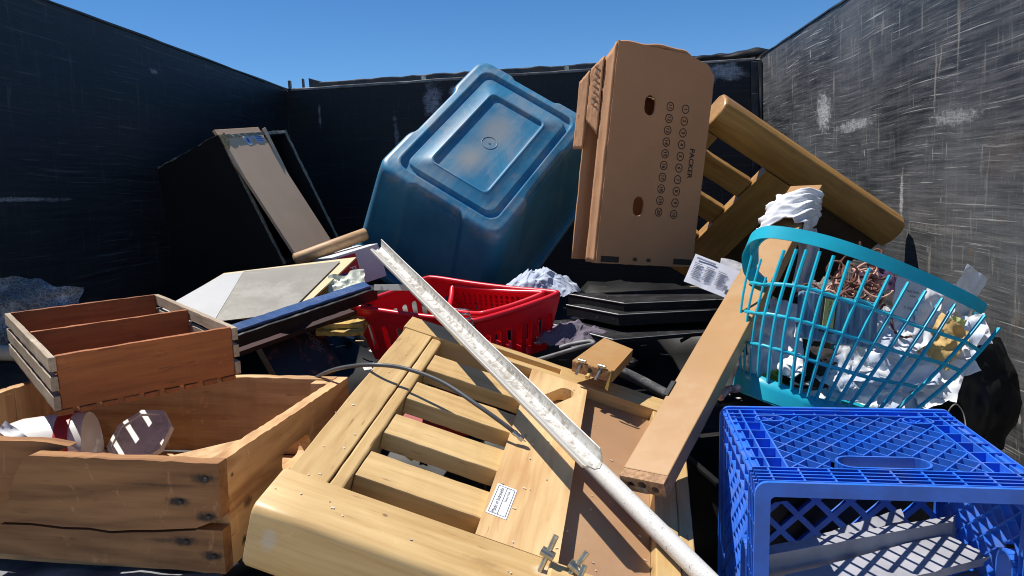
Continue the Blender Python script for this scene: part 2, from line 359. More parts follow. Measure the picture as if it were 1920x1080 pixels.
def rwf(u, v): return (XR, 0.45 + (YB - 0.45) * u, v * ZR)
rwf.n = (1, 0, 0)
def bwf(u, v): return (XL + (XR - XL) * u, YB, v * (ZR - 0.012))
bwf.n = (0, 1, 0)
wgrid('side_wall', lwf, LW, 0.010, 3); wgrid('side_wall', rwf, RW, 0.012, 9); wgrid('back_wall', bwf, BW, 0.014, 21)
MB().box(XL - 0.06, XL - 0.006, 0.45, YB + 0.06, -0.05, ZR - 0.004).build('outer_skin', RAIL, bin_, 0.004)
MB().box(XR + 0.006 + 0.008, XR + 0.07, 0.45, YB + 0.06, -0.05, ZR - 0.004).build('outer_skin', RAIL, bin_, 0.004)
MB().box(XL, XR, YB + 0.02, YB + 0.07, -0.05, ZR - 0.03).build('outer_skin', RAIL, bin_, 0.004)
MB().box(XL - 0.06, XR + 0.07, 0.45, YB + 0.07, -0.12, 0.0).build('floor', BLACK, bin_)
MB().plank(XL - 0.06, XL + 0.004, 0.45, YB + 0.07, ZR - 0.003, ZR + 0.006, 1, 30, 0.0015).build('top_rail', RAIL, bin_, 0.003)
MB().plank(XR - 0.004, XR + 0.07, 0.45, YB + 0.07, ZR - 0.003, ZR + 0.006, 1, 30, 0.0015).build('top_rail', RAIL, bin_, 0.003)
MB().plank(XL + 0.03, XR - 0.02, YB - 0.006, YB + 0.02, ZR - 0.014, ZR - 0.001, 0, 30, 0.002).build('top_lip', plain('worn_lip', (0.20, 0.19, 0.18), 0.5, 0.4, scale=30, scratch=0.5), bin_, 0.003)
MB().plank(XL + 0.16, XR - 0.05, YB + 0.03, YB + 0.09, ZR - 0.02, ZR + 0.030, 0, 40, 0.004).build('top_rail', RAIL, bin_, 0.006)
for u in (-0.64, 0.06):
    MB().tube([(u, YB + 0.022, ZR + 0.012), (u, YB + 0.031, ZR + 0.012)], 0.012, 12).build('rail_bolt', STEEL, bin_, smooth=30)
MB().box(XL + 0.0, XL + 0.13, YB + 0.03, YB + 0.05, ZR - 0.01, ZR + 0.004).box(XL + 0.004, XL + 0.016, YB + 0.028, YB + 0.052, ZR, ZR + 0.045).box(XL + 0.075, XL + 0.083, YB + 0.028, YB + 0.052, ZR, ZR + 0.05).build('hinge_bracket', RAIL, bin_, 0.003)
MB().add([(XL + 0.11, YB + 0.03, ZR), (XL + 0.26, YB + 0.03, ZR), (XL + 0.11, YB + 0.03, ZR + 0.05), (XL + 0.11, YB + 0.06, ZR), (XL + 0.26, YB + 0.06, ZR), (XL + 0.11, YB + 0.06, ZR + 0.05)], [(0, 1, 2), (3, 5, 4), (0, 3, 4, 1), (1, 4, 5, 2), (2, 5, 3, 0)]).build('gusset_plate', RAIL, bin_, 0.002)
MB().plank(XR - 0.045, XR - 0.004, YB - 0.012, YB - 0.002, 0, ZR - 0.02, 2, 30, 0.002).build('corner_angle', RAIL, bin_, 0.002)
MB().plank(XR - 0.013, XR - 0.003, YB - 0.05, YB - 0.012, 0, ZR - 0.02, 2, 30, 0.002).build('corner_angle', RAIL, bin_, 0.002)

# crumpled tarp edge lying on the rear rail
def tarpf(u, v):
    x = 0.17 + 0.85 * u; a = -0.2 + v * 3.4; r = 0.028 + 0.016 * noise.noise(Vector((u * 9, v * 2, 1))) + 0.02 * sm((u - 0.5) * 2) - 0.025 * sm((0.08 - u) / 0.08)
    return (x, YB + 0.06 - r * math.cos(a) * 1.2, ZR + 0.012 + r * math.sin(a) * (0.75 + 0.35 * noise.noise(Vector((u * 14, 4, v)))))
tag(MB().grid(tarpf, 60, 10).build('tarp', BLACKBAG, smooth=60, solid=0.002), 'crumpled black tarp bunched along the rear rim behind the cardboard box', 'tarp')

# ------------------------------------------------------------------ soft and crumpled shapes
def lump(center, size, seed, amp=0.22, sub=4, rot=0.0, fold=5.0):
    bm = bmesh.new(); bmesh.ops.create_icosphere(bm, subdivisions=sub, radius=1)
    R = Matrix.Rotation(rot, 3, 'Z'); b = MB()
    for v in bm.verts:
        p = v.co.copy(); q = p * 1.4 + Vector((seed * 3.7, seed, 0))
        d = 1 + amp * noise.noise(q) + amp * 0.7 * (0.45 - abs(noise.noise(q * 2.3)) * 1.8) + amp * 0.35 * (0.4 - abs(noise.noise(q * fold)) * 1.8)
        v.co = R @ Vector((p.x * size[0] * d, p.y * size[1] * d, p.z * size[2] * d)) + Vector(center)
    bm.verts.ensure_lookup_table()
    b.add([v.co for v in bm.verts], [tuple(v.index for v in f.verts) for f in bm.faces]); bm.free(); return b
def sheet(wd, ht, seed, amp=0.12, n=16, fold=3.0):
    """a creased sheet in its own plane"""
    def f(u, v):
        x, y = (u - 0.5) * wd, (v - 0.5) * ht; q = Vector((u * fold * wd / max(wd, ht) + seed * 5.1, v * fold * ht / max(wd, ht), seed))
        z = (0.5 - abs(noise.noise(q)) * 2.2) * amp + (0.4 - abs(noise.noise(q * 2.1)) * 2) * amp * 0.4 + noise.noise(q * 0.4) * amp * 1.2
        s = max(wd, ht); return (x + noise.noise(q + Vector((9, 0, 0))) * amp * s * 0.5, y + noise.noise(q + Vector((0, 9, 0))) * amp * s * 0.5, z * s)
    return MB().grid(f, n, n)
def heap(center, a, b_, h, seed, n=56):
    """cloth dropped in a heap: thin ragged edge, sharp ridges"""
    c = Vector(center)
    def f(u, v):
        x, y = u * 2 - 1, v * 2 - 1; r = math.hypot(x, y); k = max(abs(x), abs(y)) / max(r, 1e-6) if r > 0 else 1
        x *= k; y *= k; r = math.hypot(x, y); q = Vector((x * 1.6 + seed * 3.3, y * 1.6, seed))
        w_ = 1 + 0.22 * noise.noise(q * 1.3); r1 = 1 - abs(noise.noise(q * 1.4)) * 2.2; r2 = 1 - abs(noise.noise(q * 3.1 + Vector((0, 0, 4)))) * 2.2; r3 = 1 - abs(noise.noise(q * 6.5)) * 2.2
        z = (1 - r ** 2.2) * 0.55 + (r1 * 0.26 + r2 * 0.09 + r3 * 0.03) * (1.05 - 0.6 * r)
        return c + Vector((x * a * w_ + 0.05 * a * r2, y * b_ * w_ + 0.05 * b_ * r3, z * h))
    return MB().grid(f, n, n)
def facing(u, v, d, roll=0, tilt=0, pan=0):
    """frame at a place, its z towards the viewer's side of the pile, then tilted"""
    m = frame(at(u, v, d), RIGHT, UP)
    return m @ Matrix.Rotation(math.radians(pan), 4, 'Y') @ Matrix.Rotation(math.radians(tilt), 4, 'X') @ Matrix.Rotation(math.radians(roll), 4, 'Z')

# filler bags added to carry the pile and keep the gaps dark
bags = [(-0.75, 0.95, 0.33, .50, .48, .34), (-0.15, 0.85, 0.30, .48, .48, .36), (0.45, 0.95, 0.24, .45, .5, .27), (-0.8, 1.75, 0.40, .5, .5, .42), (-0.15, 1.65, 0.42, .5, .5, .43), (0.48, 1.65, 0.38, .46, .5, .42),
        (-0.85, 2.6, 0.42, .46, .5, .44), (-0.2, 2.55, 0.48, .5, .5, .50), (0.48, 2.5, 0.45, .46, .5, .48), (-0.6, 3.2, 0.45, .55, .42, .45), (0.3, 3.2, 0.45, .58, .42, .45)]
bag_where = ['under the large weathered crate', 'under the pale slatted bed end', 'under the blue milk crate', 'under the cream picture board', 'under the red basket', 'under the teal basket', 'under the black cabinet', 'under the blue tub', 'under the cardboard box', 'at the left of the rear wall', 'at the right of the rear wall']
for i, (x, y, z, a, b_, c) in enumerate(bags):
    o = lump((x, y, z), (a, b_, c), i + 1, 0.16).build('trash_bag', BLACKBAG, smooth=180)
    tag(o, 'added black filler bag darkening the gap ' + bag_where[i], 'trash bag', 'added filler bags beneath the junk')

def slab_frame(pix, p0, n):
    """pixels read on the plane (p0, n) -> frame at the first point and the outline in it"""
    P = [Vector(onp(u, v, p0, n)) for u, v in pix]
    nn = Vector(n).normalized(); x = (P[1] - P[0]).normalized(); m = frame(P[0], x, nn.cross(x)); inv = m.inverted()
    return m, [tuple((inv @ p)[:2]) for p in P]

# ------------------------------------------------------------------ cabinet carcass, rear left
cabM = mat4([[0.1725, -0.915, -0.3647], [0.9796, 0.198, -0.0333], [0.1027, -0.3515, 0.9305]], (-1.0855, 2.3744, 1.5351))
cab = thing('cabinet', 'broken black cabinet tipped against the left wall, beige panel in its open side', 'cabinet', cabM)
MELA = plain('black_melamine', (0.007, 0.007, 0.009), 0.5, 0.3, 0.1, (0.10, 0.10, 0.11))
CHIP = plain('raw_chipboard', (0.36, 0.29, 0.20), 0.9, 0.35, scale=90)
BEIGE = plain('beige_hardboard', (0.76, 0.50, 0.315), 0.75, 0.06, spec=0.2, scale=4)
MB().box(0, 0.016, 0, 0.52, -0.46, 0).build('side_panel', MELA, cab, 0.001)
MB().box(0.405, 0.42, 0, 0.52, -0.46, 0).build('side_panel', MELA, cab, 0.001)
MB().box(0.0165, 0.4045, 0.002, 0.52, -0.016, -0.001).build('top_panel', MELA, cab, 0.001)
MB().box(0.0165, 0.4045, 0.002, 0.52, -0.459, -0.445).build('bottom_panel', MELA, cab, 0.001)
MB().box(0.0165, 0.4045, 0.50, 0.515, -0.444, -0.017).build('back_panel', MELA, cab)
MB().plank(0.001, 0.015, -0.003, -0.0005, -0.46, 0, 2, 30, 0.0012).plank(0.4055, 0.4195, -0.003, -0.0005, -0.46, 0, 2, 30, 0.001).plank(0.016, 0.405, -0.003, -0.0005, -0.012, -0.001, 0, 20, 0.001).build('raw_edge', CHIP, cab)
MB().plank(-0.001, 0.12, 0.003, 0.30, 0.0005, 0.003, 1, 20, 0.003).build('raw_edge', plain('grey_worn_edge', (0.16, 0.17, 0.17), 0.8, 0.4, scale=40), cab)
bp = MB().box(0.006, 0.262, -0.018, -0.008, -0.455, 0.014).build('beige_panel', BEIGE, cab, 0.001); bp.rotation_euler = (math.radians(-7.5), 0, 0); bp.location = (-0.004, 0.020, 0.004)
tc = MB()
tc.add([(-0.005, -0.006, -0.01), (0.02, -0.012, 0.004), (0.024, -0.014, -0.03), (0.008, -0.012, -0.055), (-0.004, -0.006, -0.045), (0.009, 0.008, -0.02)], [(0, 1, 2), (0, 2, 3), (0, 3, 4), (1, 5, 2), (2, 5, 3), (3, 5, 4), (4, 5, 0), (0, 5, 1)]); tc.build('torn_corner', plain('torn_fibre', (0.42, 0.28, 0.12), 0.95, 0.4, scale=120), cab)
MB().add([(0.268, -0.016, 0.010), (0.335, 0.045, 0.006), (0.335, 0.045, -0.452), (0.268, -0.016, -0.456), (0.262, -0.006, 0.010), (0.329, 0.055, 0.006), (0.329, 0.055, -0.452), (0.262, -0.006, -0.456)], [(0, 1, 2, 3), (4, 7, 6, 5), (0, 4, 5, 1), (1, 5, 6, 2), (2, 6, 7, 3), (3, 7, 4, 0)]).build('folded_strip', plain('light_beige_board', (0.62, 0.48, 0.33), 0.6, 0.1, scale=8), cab, 0.001)
stk = plain('sticker_white', (0.55, 0.60, 0.72), 0.5, 0.05); sti = plain('sticker_blue_ink', (0.08, 0.12, 0.34), 0.5, 0.05)
TF = Matrix(((1, 0, 0, 0), (0, 0, -1, 0), (0, 1, 0, 0), (0, 0, 0, 1)))    # outline x,y -> local x,z facing -y
def fplane(x, z, y): return Matrix.Translation((x, y, z)) @ TF
q = MB().shape([(0.018 * math.cos(a * 0.314), 0.019 * math.sin(a * 0.314)) for a in range(20)], [], 0.0006, fplane(0.150, -0.034, -0.0186)).build('sticker', stk, bp)
MB().shape([(0.006 * math.cos(a * 0.5), 0.010 * math.sin(a * 0.5)) for a in range(12)], [], 0.0003, fplane(0.150, -0.034, -0.0192)).build('sticker_print', sti, q)
q = MB().shape([(0, 0), (0.07, 0.0), (0.07, -0.034), (0.022, -0.034), (0.022, -0.016), (0, -0.016)], [], 0.0006, fplane(0.176, -0.010, -0.0186)).build('sticker', stk, bp)
b = MB()
for k in range(4): b.box(0.203, 0.241, -0.0196, -0.0192, -0.019 - k * 0.0072, -0.0165 - k * 0.0072)
b.build('sticker_print', sti, q)

# ------------------------------------------------------------------ blue storage tub, upside down
tubM = mat4([[0.508, -0.8249, 0.2481], [0.6232, 0.1531, -0.767], [0.5946, 0.5442, 0.5918]], (-0.1831, 2.041, 1.4407))
tub = thing('storage_tub', 'dusty blue plastic storage tub lying upside down with its ribbed base up', 'tub', tubM)
bmT, ntT, bsT = newmat('dusty_blue_plastic'); coT = coords(ntT, False)
n1 = noi(ntT, coT, 7, 6, 0.6)
cT = mix(ntT, step(ntT, n1, 0.3, 0.7), (0.020, 0.165, 0.32), (0.045, 0.245, 0.42))
upT = nd(ntT, 'ShaderNodeSeparateXYZ', {0: coT})
onb = step(ntT, upT.outputs[2], -0.05, -0.006)
d1 = noi(ntT, scl(ntT, coT, (9, 13, 9)), 1.0, 7, 0.66, 0.8); d2 = noi(ntT, scl(ntT, coT, (6, 90, 20), (0, 0, 0.7)), 1.0, 5, 0.6)
dT = mth(ntT, 'ADD', mth(ntT, 'MULTIPLY', d1, 0.8), mth(ntT, 'MULTIPLY', d2, 0.3))
fT = mth(ntT, 'MULTIPLY', step(ntT, dT, 0.46, 0.68), mth(ntT, 'ADD', mth(ntT, 'MULTIPLY', onb, 0.45), 0.06))
cT = mix(ntT, fT, cT, (0.30, 0.33, 0.35))
for (p, r) in (((0.05, 0.005, 0), (0.075, 0.05, 1)), ((-0.075, 0.012, 0), (0.06, 0.045, 1))):
    d = nd(ntT, 'ShaderNodeVectorMath', {0: coT, 1: p}, operation='SUBTRACT').outputs[0]
    d = nd(ntT, 'ShaderNodeVectorMath', {0: d, 1: tuple(1 / q for q in r)}, operation='MULTIPLY').outputs[0]
    l = nd(ntT, 'ShaderNodeVectorMath', {0: d}, operation='LENGTH').outputs['Value']
    l = mth(ntT, 'ADD', l, mth(ntT, 'MULTIPLY', mth(ntT, 'SUBTRACT', d1, 0.5), 1.6))
    cT = mix(ntT, mth(ntT, 'MULTIPLY', mth(ntT, 'MULTIPLY', step(ntT, l, 1.35, 0.1), onb), 0.55), cT, (0.40, 0.36, 0.30))
setc(ntT, bsT, cT); bsT.inputs['Roughness'].default_value = 0.40; bump(ntT, bsT, noi(ntT, coT, 120, 4), 0.15, 0.001)
nt_ = ntT; tr = nd(nt_, 'ShaderNodeBsdfTranslucent', {'Color': (0.03, 0.22, 0.40, 1)}); ms = nd(nt_, 'ShaderNodeMixShader', {0: 0.10, 1: bsT.outputs[0], 2: tr.outputs[0]}); nt_.links.new(ms.outputs[0], nt_.nodes['Material Output'].inputs[0])
def tring(hx, hy, r, z, rec):
    def mod(p):
        x, y, zz = p
        if abs(abs(x) - hx) < 0.004: x -= math.copysign(rec * (1 - sm((abs(y) / hy - 0.36) / 0.09)), x)
        elif abs(abs(y) - hy) < 0.004: y -= math.copysign(rec * (1 - sm((abs(x) / hx - 0.36) / 0.09)), y)
        return [x, y, zz]
    return rrect(hx, hy, r, z, 40, 7, mod)
A, B = 0.257, 0.188; rings = []
def bring(k, z, r): return rrect(A - k, B - k, max(0.004, r), z, 40, 7)
for k, z, r in ((0.140, -0.0075, 0.012), (0.112, -0.0075, 0.012), (0.1085, -0.0075, 0.013), (0.1055, -0.0065, 0.014), (0.1035, 0.0005, 0.015), (0.1015, 0.0016, 0.0155), (0.0985, 0.0016, 0.016), (0.0965, 0.0, 0.017), (0.060, -0.0005, 0.022), (0.0580, -0.001, 0.023), (0.0545, -0.0095, 0.025), (0.0520, -0.0105, 0.026), (0.0430, -0.0105, 0.028), (0.0405, -0.0095, 0.029), (0.0375, 0.0008, 0.031), (0.0355, 0.0015, 0.032), (0.0325, 0.0012, 0.033), (0.030, 0.0, 0.034)):
    rings.append(bring(k, z, r))
rings.append(tring(A - 0.016, B - 0.016, 0.030, 0.0, 0.004)); rings.append(tring(A - 0.006, B - 0.006, 0.034, -0.003, 0.009)); rings.append(tring(A - 0.001, B - 0.001, 0.037, -0.009, 0.011)); rings.append(tring(A + 0.001, B + 0.001, 0.038, -0.020, 0.012))
for t in (0.12, 0.25, 0.4, 0.55, 0.7, 0.85, 0.93): rings.append(tring(A + 0.05 * t, B + 0.05 * t, 0.040 + 0.016 * t, -0.40 * t, 0.012 * (1 - sm((t - 0.8) / 0.12))))
rings.append(tring(A + 0.049, B + 0.049, 0.057, -0.384, 0))
shell = MB().loft(rings, True, True, False).build('tub_shell', bmT, tub, smooth=38)
rimr = [rrect(A + 0.049, B + 0.049, 0.057, -0.384, 40, 7), rrect(A + 0.060, B + 0.060, 0.064, -0.383, 40, 7), rrect(A + 0.066, B + 0.066, 0.068, -0.388, 40, 7), rrect(A + 0.067, B + 0.067, 0.068, -0.410, 40, 7), rrect(A + 0.063, B + 0.063, 0.066, -0.410, 40, 7), rrect(A + 0.061, B + 0.061, 0.064, -0.390, 40, 7), rrect(A + 0.046, B + 0.046, 0.056, -0.390, 40, 7)]
MB().loft(rimr).build('rim', bmT, tub, smooth=40)
MB().loft([rrect(A + 0.046, B + 0.046, 0.056, -0.390, 40, 7), rrect(A - 0.006, B - 0.006, 0.042, -0.03, 40, 7)], True, False, True).build('inner_wall', bmT, tub, smooth=40)
ring = [Vector((0.021 * math.cos(a * 0.2618), 0.021 * math.sin(a * 0.2618), -0.0070)) for a in range(25)]
MB().tube(ring, 0.0008, 5).tube([(0, 0, -0.0075), (0, 0, -0.0058)], 0.003, 8).build('moulding_mark', bmT, tub, smooth=40)

# ------------------------------------------------------------------ cardboard packing box
pkM = mat4([[0.8557, -0.4972, 0.1436], [0.4987, 0.8663, 0.0278], [-0.1382, 0.0478, 0.9892]], (0.146, 1.7334, 1.623))
pk = thing('cardboard_box', 'tall brown cardboard packing box standing on end with printed circled numbers', 'box', pkM)
cbm, cnt, cbs = newmat('cardboard'); cco = coords(cnt, False)
cn = noi(cnt, cco, 6, 5, 0.6); flute = noi(cnt, scl(cnt, cco, (4, 4, 190)), 1.0, 2, 0.5); cr = noi(cnt, scl(cnt, cco, (14, 14, 40)), 1.0, 6, 0.7, 1.0)
cc = mix(cnt, step(cnt, cn, 0.3, 0.7), (0.43, 0.225, 0.112), (0.48, 0.255, 0.13)); cc = mix(cnt, mth(cnt, 'MULTIPLY', step(cnt, cr, 0.63, 0.72), 0.35), cc, (0.34, 0.17, 0.085)); cc = mix(cnt, mth(cnt, 'MULTIPLY', flute, 0.12), cc, (0.28, 0.16, 0.08))
setc(cnt, cbs, cc); cbs.inputs['Roughness'].default_value = 0.8; bump(cnt, cbs, mth(cnt, 'ADD', mth(cnt, 'MULTIPLY', flute, 0.25), noi(cnt, cco, 22, 5)), 0.25, 0.003)
W_, L_ = 0.282, 0.50
def ragged(p, q, n, a, seed):
    r = random.Random(seed); out = []
    for i in range(n): t = i / n; out.append((p[0] + (q[0] - p[0]) * t + r.uniform(-a, a), p[1] + (q[1] - p[1]) * t + r.uniform(-a, a)))
    return out
outl = ragged((0, 0), (0.20, 0.004), 14, 0.0006, 1) + ragged((0.20, 0.002), (0.262, -0.012), 8, 0.0014, 2) + ragged((0.262, -0.012), (0.283, -0.036), 7, 0.0018, 3) + ragged((0.283, -0.036), (0.282, -0.497), 30, 0.0006, 4) + ragged((0.282, -0.497), (0, -0.5), 20, 0.0006, 5) + ragged((0, -0.5), (0, 0), 40, 0.0005, 6)
fp = MB().shape(outl, [capsule(0.104, -0.128, 0.046, 0.031, math.pi / 2), capsule(0.102, -0.361, 0.046, 0.031, math.pi / 2)], 0.005, TF).build('front_panel', cbm, pk)
TXT = Matrix(((0, 1, 0, 0), (0, 0, -1, 0), (-1, 0, 0, 0), (0, 0, 0, 1)))
for col, (x, z0, z1) in enumerate(((0.207, -0.123, -0.372), (0.1615, -0.123, -0.370))):
    for k in range(10):
        z = z0 + (z1 - z0) * k / 9; Tm = Matrix.Translation((x, -0.0006, z)) @ TXT
        o_ = [(0.0108 * math.cos(a * 0.314), 0.0108 * math.sin(a * 0.314)) for a in range(20)]; i_ = [(0.0088 * math.cos(a * 0.314), 0.0088 * math.sin(a * 0.314)) for a in range(20)]
        MB().shape(o_, [i_], 0.0003, Tm).text(str(k + 1 + col * 10), 0.0130, Tm @ Matrix.Translation((0, -0.0002, 0.0002)), bold=0.0003).build('printed_number', INK, fp)
MB().text('PACKER', 0.0195, Matrix.Translation((0.2405, -0.0006, -0.247)) @ TXT, bold=0.0005).build('printed_word', INK, fp)
for x in (0.108, 0.148):
    star = [((0.010 if a % 2 else 0.0042) * math.cos(a * math.pi / 7), 0.0075 * max(-0.5, math.sin(a * math.pi / 7)) * (1 if a % 2 else 0.5)) for a in range(14)]
    MB().shape(star, [], 0.0003, fplane(x, -0.487, -0.0006)).build('printed_star', INK, fp)
MB().box(0.012, 0.062, -0.0009, -0.0005, -0.496, -0.482).build('printed_bar', INK, fp); MB().box(0.222, 0.278, -0.0009, -0.0005, -0.492, -0.478).build('printed_bar', INK, fp)
def cwall(b, fn, nu, nv): return b.grid(fn, nu, nv)
def wob(u, v, s, a): return noise.noise(Vector((u * 6 + s, v * 9, s))) * a
MB().grid(lambda u, v: (-0.002 + wob(u, v, 2, 0.002) + 0.004 * math.sin(u * 3.1), 0.004 + 0.036 * u, -0.5 + (0.497 - 0.028 * u) * v), 6, 40).build('side_flap', cbm, pk, smooth=18, solid=0.005)
def upf(u, v):
    z0 = -0.205 + 0.03 * u + 0.006 * noise.noise(Vector((u * 20, 1, 0))); return (-0.006 - 0.010 * u + wob(u, v, 5, 0.002), 0.042 + 0.034 * u, z0 + (-0.030 - 0.026 * u - z0) * v)
up_ = MB().grid(upf, 16, 20).build('inner_flap', cbm, pk, smooth=18, solid=0.005)
pr2 = MB(); rr = random.Random(4)
for k in range(7):
    z = -0.05 - k * 0.014; pr2.box(-0.0155, -0.0145, 0.050, 0.050 + rr.uniform(0.012, 0.022), z - 0.004, z)
pr2.build('faint_print', plain('faded_ink', (0.20, 0.12, 0.07), 0.8, 0.1), up_)
MB().grid(lambda u, v: (-0.018 + wob(u, v, 8, 0.002) - 0.006 * u, 0.079 + 0.030 * u, -0.24 + (0.180 - 0.024 * u) * v), 10, 20).build('outer_flap', cbm, pk, smooth=18, solid=0.005)
MB().grid(lambda u, v: (0.280 + wob(u, v, 3, 0.003), 0.006 + 0.10 * u, -0.5 + 0.44 * v), 10, 16).build('side_panel', cbm, pk, smooth=18, solid=0.005)
MB().grid(lambda u, v: (0.0 + 0.278 * u, 0.108 + wob(u, v, 7, 0.004), -0.5 + 0.41 * v), 12, 16).build('back_panel', cbm, pk, smooth=18, solid=0.005)
MB().grid(lambda u, v: (0.003 + 0.275 * u, 0.003 + 0.103 * v, -0.001 + 0.012 * math.sin(u * 2.4) - 0.05 * sm((u - 0.65) / 0.35) - 0.075 * v + 0.004 * math.sin(v * 3) + wob(u, v, 4, 0.004)), 20, 14).build('top_panel', cbm, pk, smooth=18, solid=0.005)

# ------------------------------------------------------------------ bed-end panels of pale wood
def bullnose(b, x0, x1, y0, y1, z0, z1, r, n=5, ex=0.006, seg=10):
    """a bar along x whose y0 side is rounded top and bottom; ends slightly eased"""
    prof = [(y1, z1)]
    for k in range(n + 1): a = math.pi / 2 + math.pi / 2 * k / n; prof.append((y0 + r + r * math.cos(a), z1 - r + r * math.sin(a)))
    for k in range(n + 1): a = math.pi + math.pi / 2 * k / n; prof.append((y0 + r + r * math.cos(a), z0 + r + r * math.sin(a)))
    prof.append((y1, z0)); cy = sum(p[0] for p in prof) / len(prof); cz = (z0 + z1) / 2; rings = []
    for i in range(seg + 5):
        if i < 3: x = x0 + (0, 0.3, 1)[i] * ex; s = (ex, 0.3 * ex, 0)[i]
        elif i > seg + 1: k = seg + 4 - i; x = x1 - (0, 0.3, 1)[k] * ex; s = (ex, 0.3 * ex, 0)[k]
        else: x = x0 + ex + (x1 - x0 - 2 * ex) * (i - 2) / (seg); s = 0
        rings.append([Vector((x, y + (s if y < cy else -s), z + (s if z < cz else -s))) for y, z in prof])
    return b.loft(rings, True, True, True)
def away(k): return Matrix.Translation(Vector(CAM)) @ Matrix.Scale(k, 4) @ Matrix.Translation(-Vector(CAM))
KA = 1.12
armM = away(KA) @ mat4([[0.9355, 0.1165, 0.3336], [-0.0461, 0.9762, -0.2117], [-0.3503, 0.1827, 0.9186]], (-0.2613, 1.187, 1.091))
arm = thing('bed_panel', 'pale varnished wood slatted bed end lying flat in the foreground', 'bed panel', armM)
railw = wood('rubberwood_rail', 0, ARM_D, ARM_L, (0.22, 0.11, 0.04), 0.9, 0.45, 0.55, 0.10, [((0.235, -0.468, 0), (0.030, 0.008, 0.5), (0.34, 0.19, 0.07), 0.55), ((0.12, -0.45, 0), (0.004, 0.003, 0.5), (0.18, 0.10, 0.05), 0.8), ((0.02, -0.5, -0.03), (0.012, 0.05, 0.02), (0.55, 0.50, 0.42), 0.6), ((0.30, -0.45, 0), (0.02, 0.012, 0.5), (0.75, 0.66, 0.52), 0.6)], 0.15)
bullnose(MB(), -0.006, 0.475, -0.503, -0.4312, -0.078, 0.003, 0.010).build('front_rail', railw, arm, smooth=40)
rr_ = MB().plank(-0.004, 0.470, 0.0012, 0.016, -0.05, 0.001, 0, 20, 0.0004).plank(-0.004, 0.470, 0.036, 0.050, -0.05, 0.0, 0, 20, 0.0004).box(-0.004, 0.120, 0.016, 0.036, -0.05, 0.0007).box(0.262, 0.470, 0.016, 0.036, -0.05, 0.0007).box(0.120, 0.262, 0.016, 0.036, -0.05, -0.016)
rr_.build('rear_rail', arm_wood(0), arm, 0.0012)
MB().plank(0.0, 0.0455, -0.4300, 0.0, -0.05, 0.0, 1, 20, 0.0003).build('stile', arm_wood(1), arm, 0.0015)
MB().plank(0.0470, 0.0640, -0.4295, -0.001, -0.05, -0.0015, 1, 20, 0.0004).build('stile_lip', arm_wood(1), arm, 0.0025)
for y0, y1 in ((-0.100, -0.048), (-0.198, -0.146), (-0.294, -0.243), (-0.392, -0.339)):
    MB().plank(0.0645, 0.222, y0, y1, -0.030, -0.005, 0, 10, 0.0004, 5).build('slat', arm_wood(0), arm, 0.0018, seg=2)
midT = Matrix.Identity(4)
MB().shape([(0.2165, -0.4295), (0.310, -0.4295), (0.310, -0.001), (0.2165, -0.001)], [capsule(0.268, -0.062, 0.072, 0.026, 1.05)], 0.022, Matrix.Translation((0, 0, 0.0025))).build('centre_board', wood('rubberwood_figured', 1, (0.53, 0.30, 0.125), (0.74, 0.52, 0.26), (0.42, 0.20, 0.07), 0.8, 0.5, 1.0), arm, 0.0008)
MB().box(0.3105, 0.4195, -0.4295, -0.001, -0.024, -0.018).build('hardboard_panel', HARDBOARD, arm)
MB().box(0.225, 0.305, -0.12, -0.02, -0.034, -0.024).build('pocket_floor', arm_wood(0), arm)
MB().plank(0.420, 0.450, -0.4295, -0.001, -0.05, 0.0, 1, 20, 0.0004).build('stile', arm_wood(1), arm, 0.0015)
MB().plank(0.4512, 0.470, -0.4295, -0.001, -0.05, -0.002, 1, 20, 0.0004).build('stile_lip', arm_wood(1), arm, 0.002)
lb = MB().box(0, 0.0245, 0, 0.060, 0, 0.0004, Matrix.Translation((0.2195, -0.389, 0.0027)) @ Matrix.Rotation(-0.05, 4, 'Z')).build('paper_label', WHITEP, arm)
LT = Matrix.Translation((0.2195, -0.389, 0.0033)) @ Matrix.Rotation(-0.05, 4, 'Z'); RZ = Matrix.Rotation(math.pi / 2, 4, 'Z')
lt = MB().text('Made in Indonesia', 0.0068, LT @ Matrix.Translation((0.0075, 0.029, 0)) @ RZ).text('Factory Code : 12', 0.0038, LT @ Matrix.Translation((0.0165, 0.044, 0)) @ RZ)
for x in (0.002, 0.0125, 0.0220): lt.box(x, x + 0.0005, 0.003, 0.057, 0, 0.0001, LT)
for y in (0.003, 0.0565): lt.box(0.002, 0.0225, y, y + 0.0005, 0, 0.0001, LT)
lt.build('label_print', INK, lb)
def bolt(parent, p, d, L, nut=0.55, r=0.0031):
    p, d = Vector(p), Vector(d).normalized(); bo = MB().tube([p - d * 0.012, p + d * L], r, 10).tube([p + d * (L - 0.0005), p + d * (L + 0.003)], r * 1.05, 10).build('bolt', STEEL, parent, smooth=40)
    s = d.cross(Vector((0.3, 0.9, 0.1))).normalized(); q_ = p + d * L * nut
    MB().tube([q_ - s * 0.007, q_ + s * 0.007], 0.0052, 12).build('barrel_nut', STEEL, bo, smooth=40)
bolt(arm, (0.292, -0.452, 0.0), (0.12, 0.35, 0.9), 0.040); bolt(arm, (0.318, -0.455, 0.0), (0.35, 0.40, 0.8), 0.038); bolt(arm, (0.330, -0.468, 0.0), (0.10, 0.5, 0.8), 0.030, 0.3)
MB().box(0.300, 0.336, -0.470, -0.440, 0.0031, 0.012).build('wood_splinter', arm_wood(0), arm, 0.003)

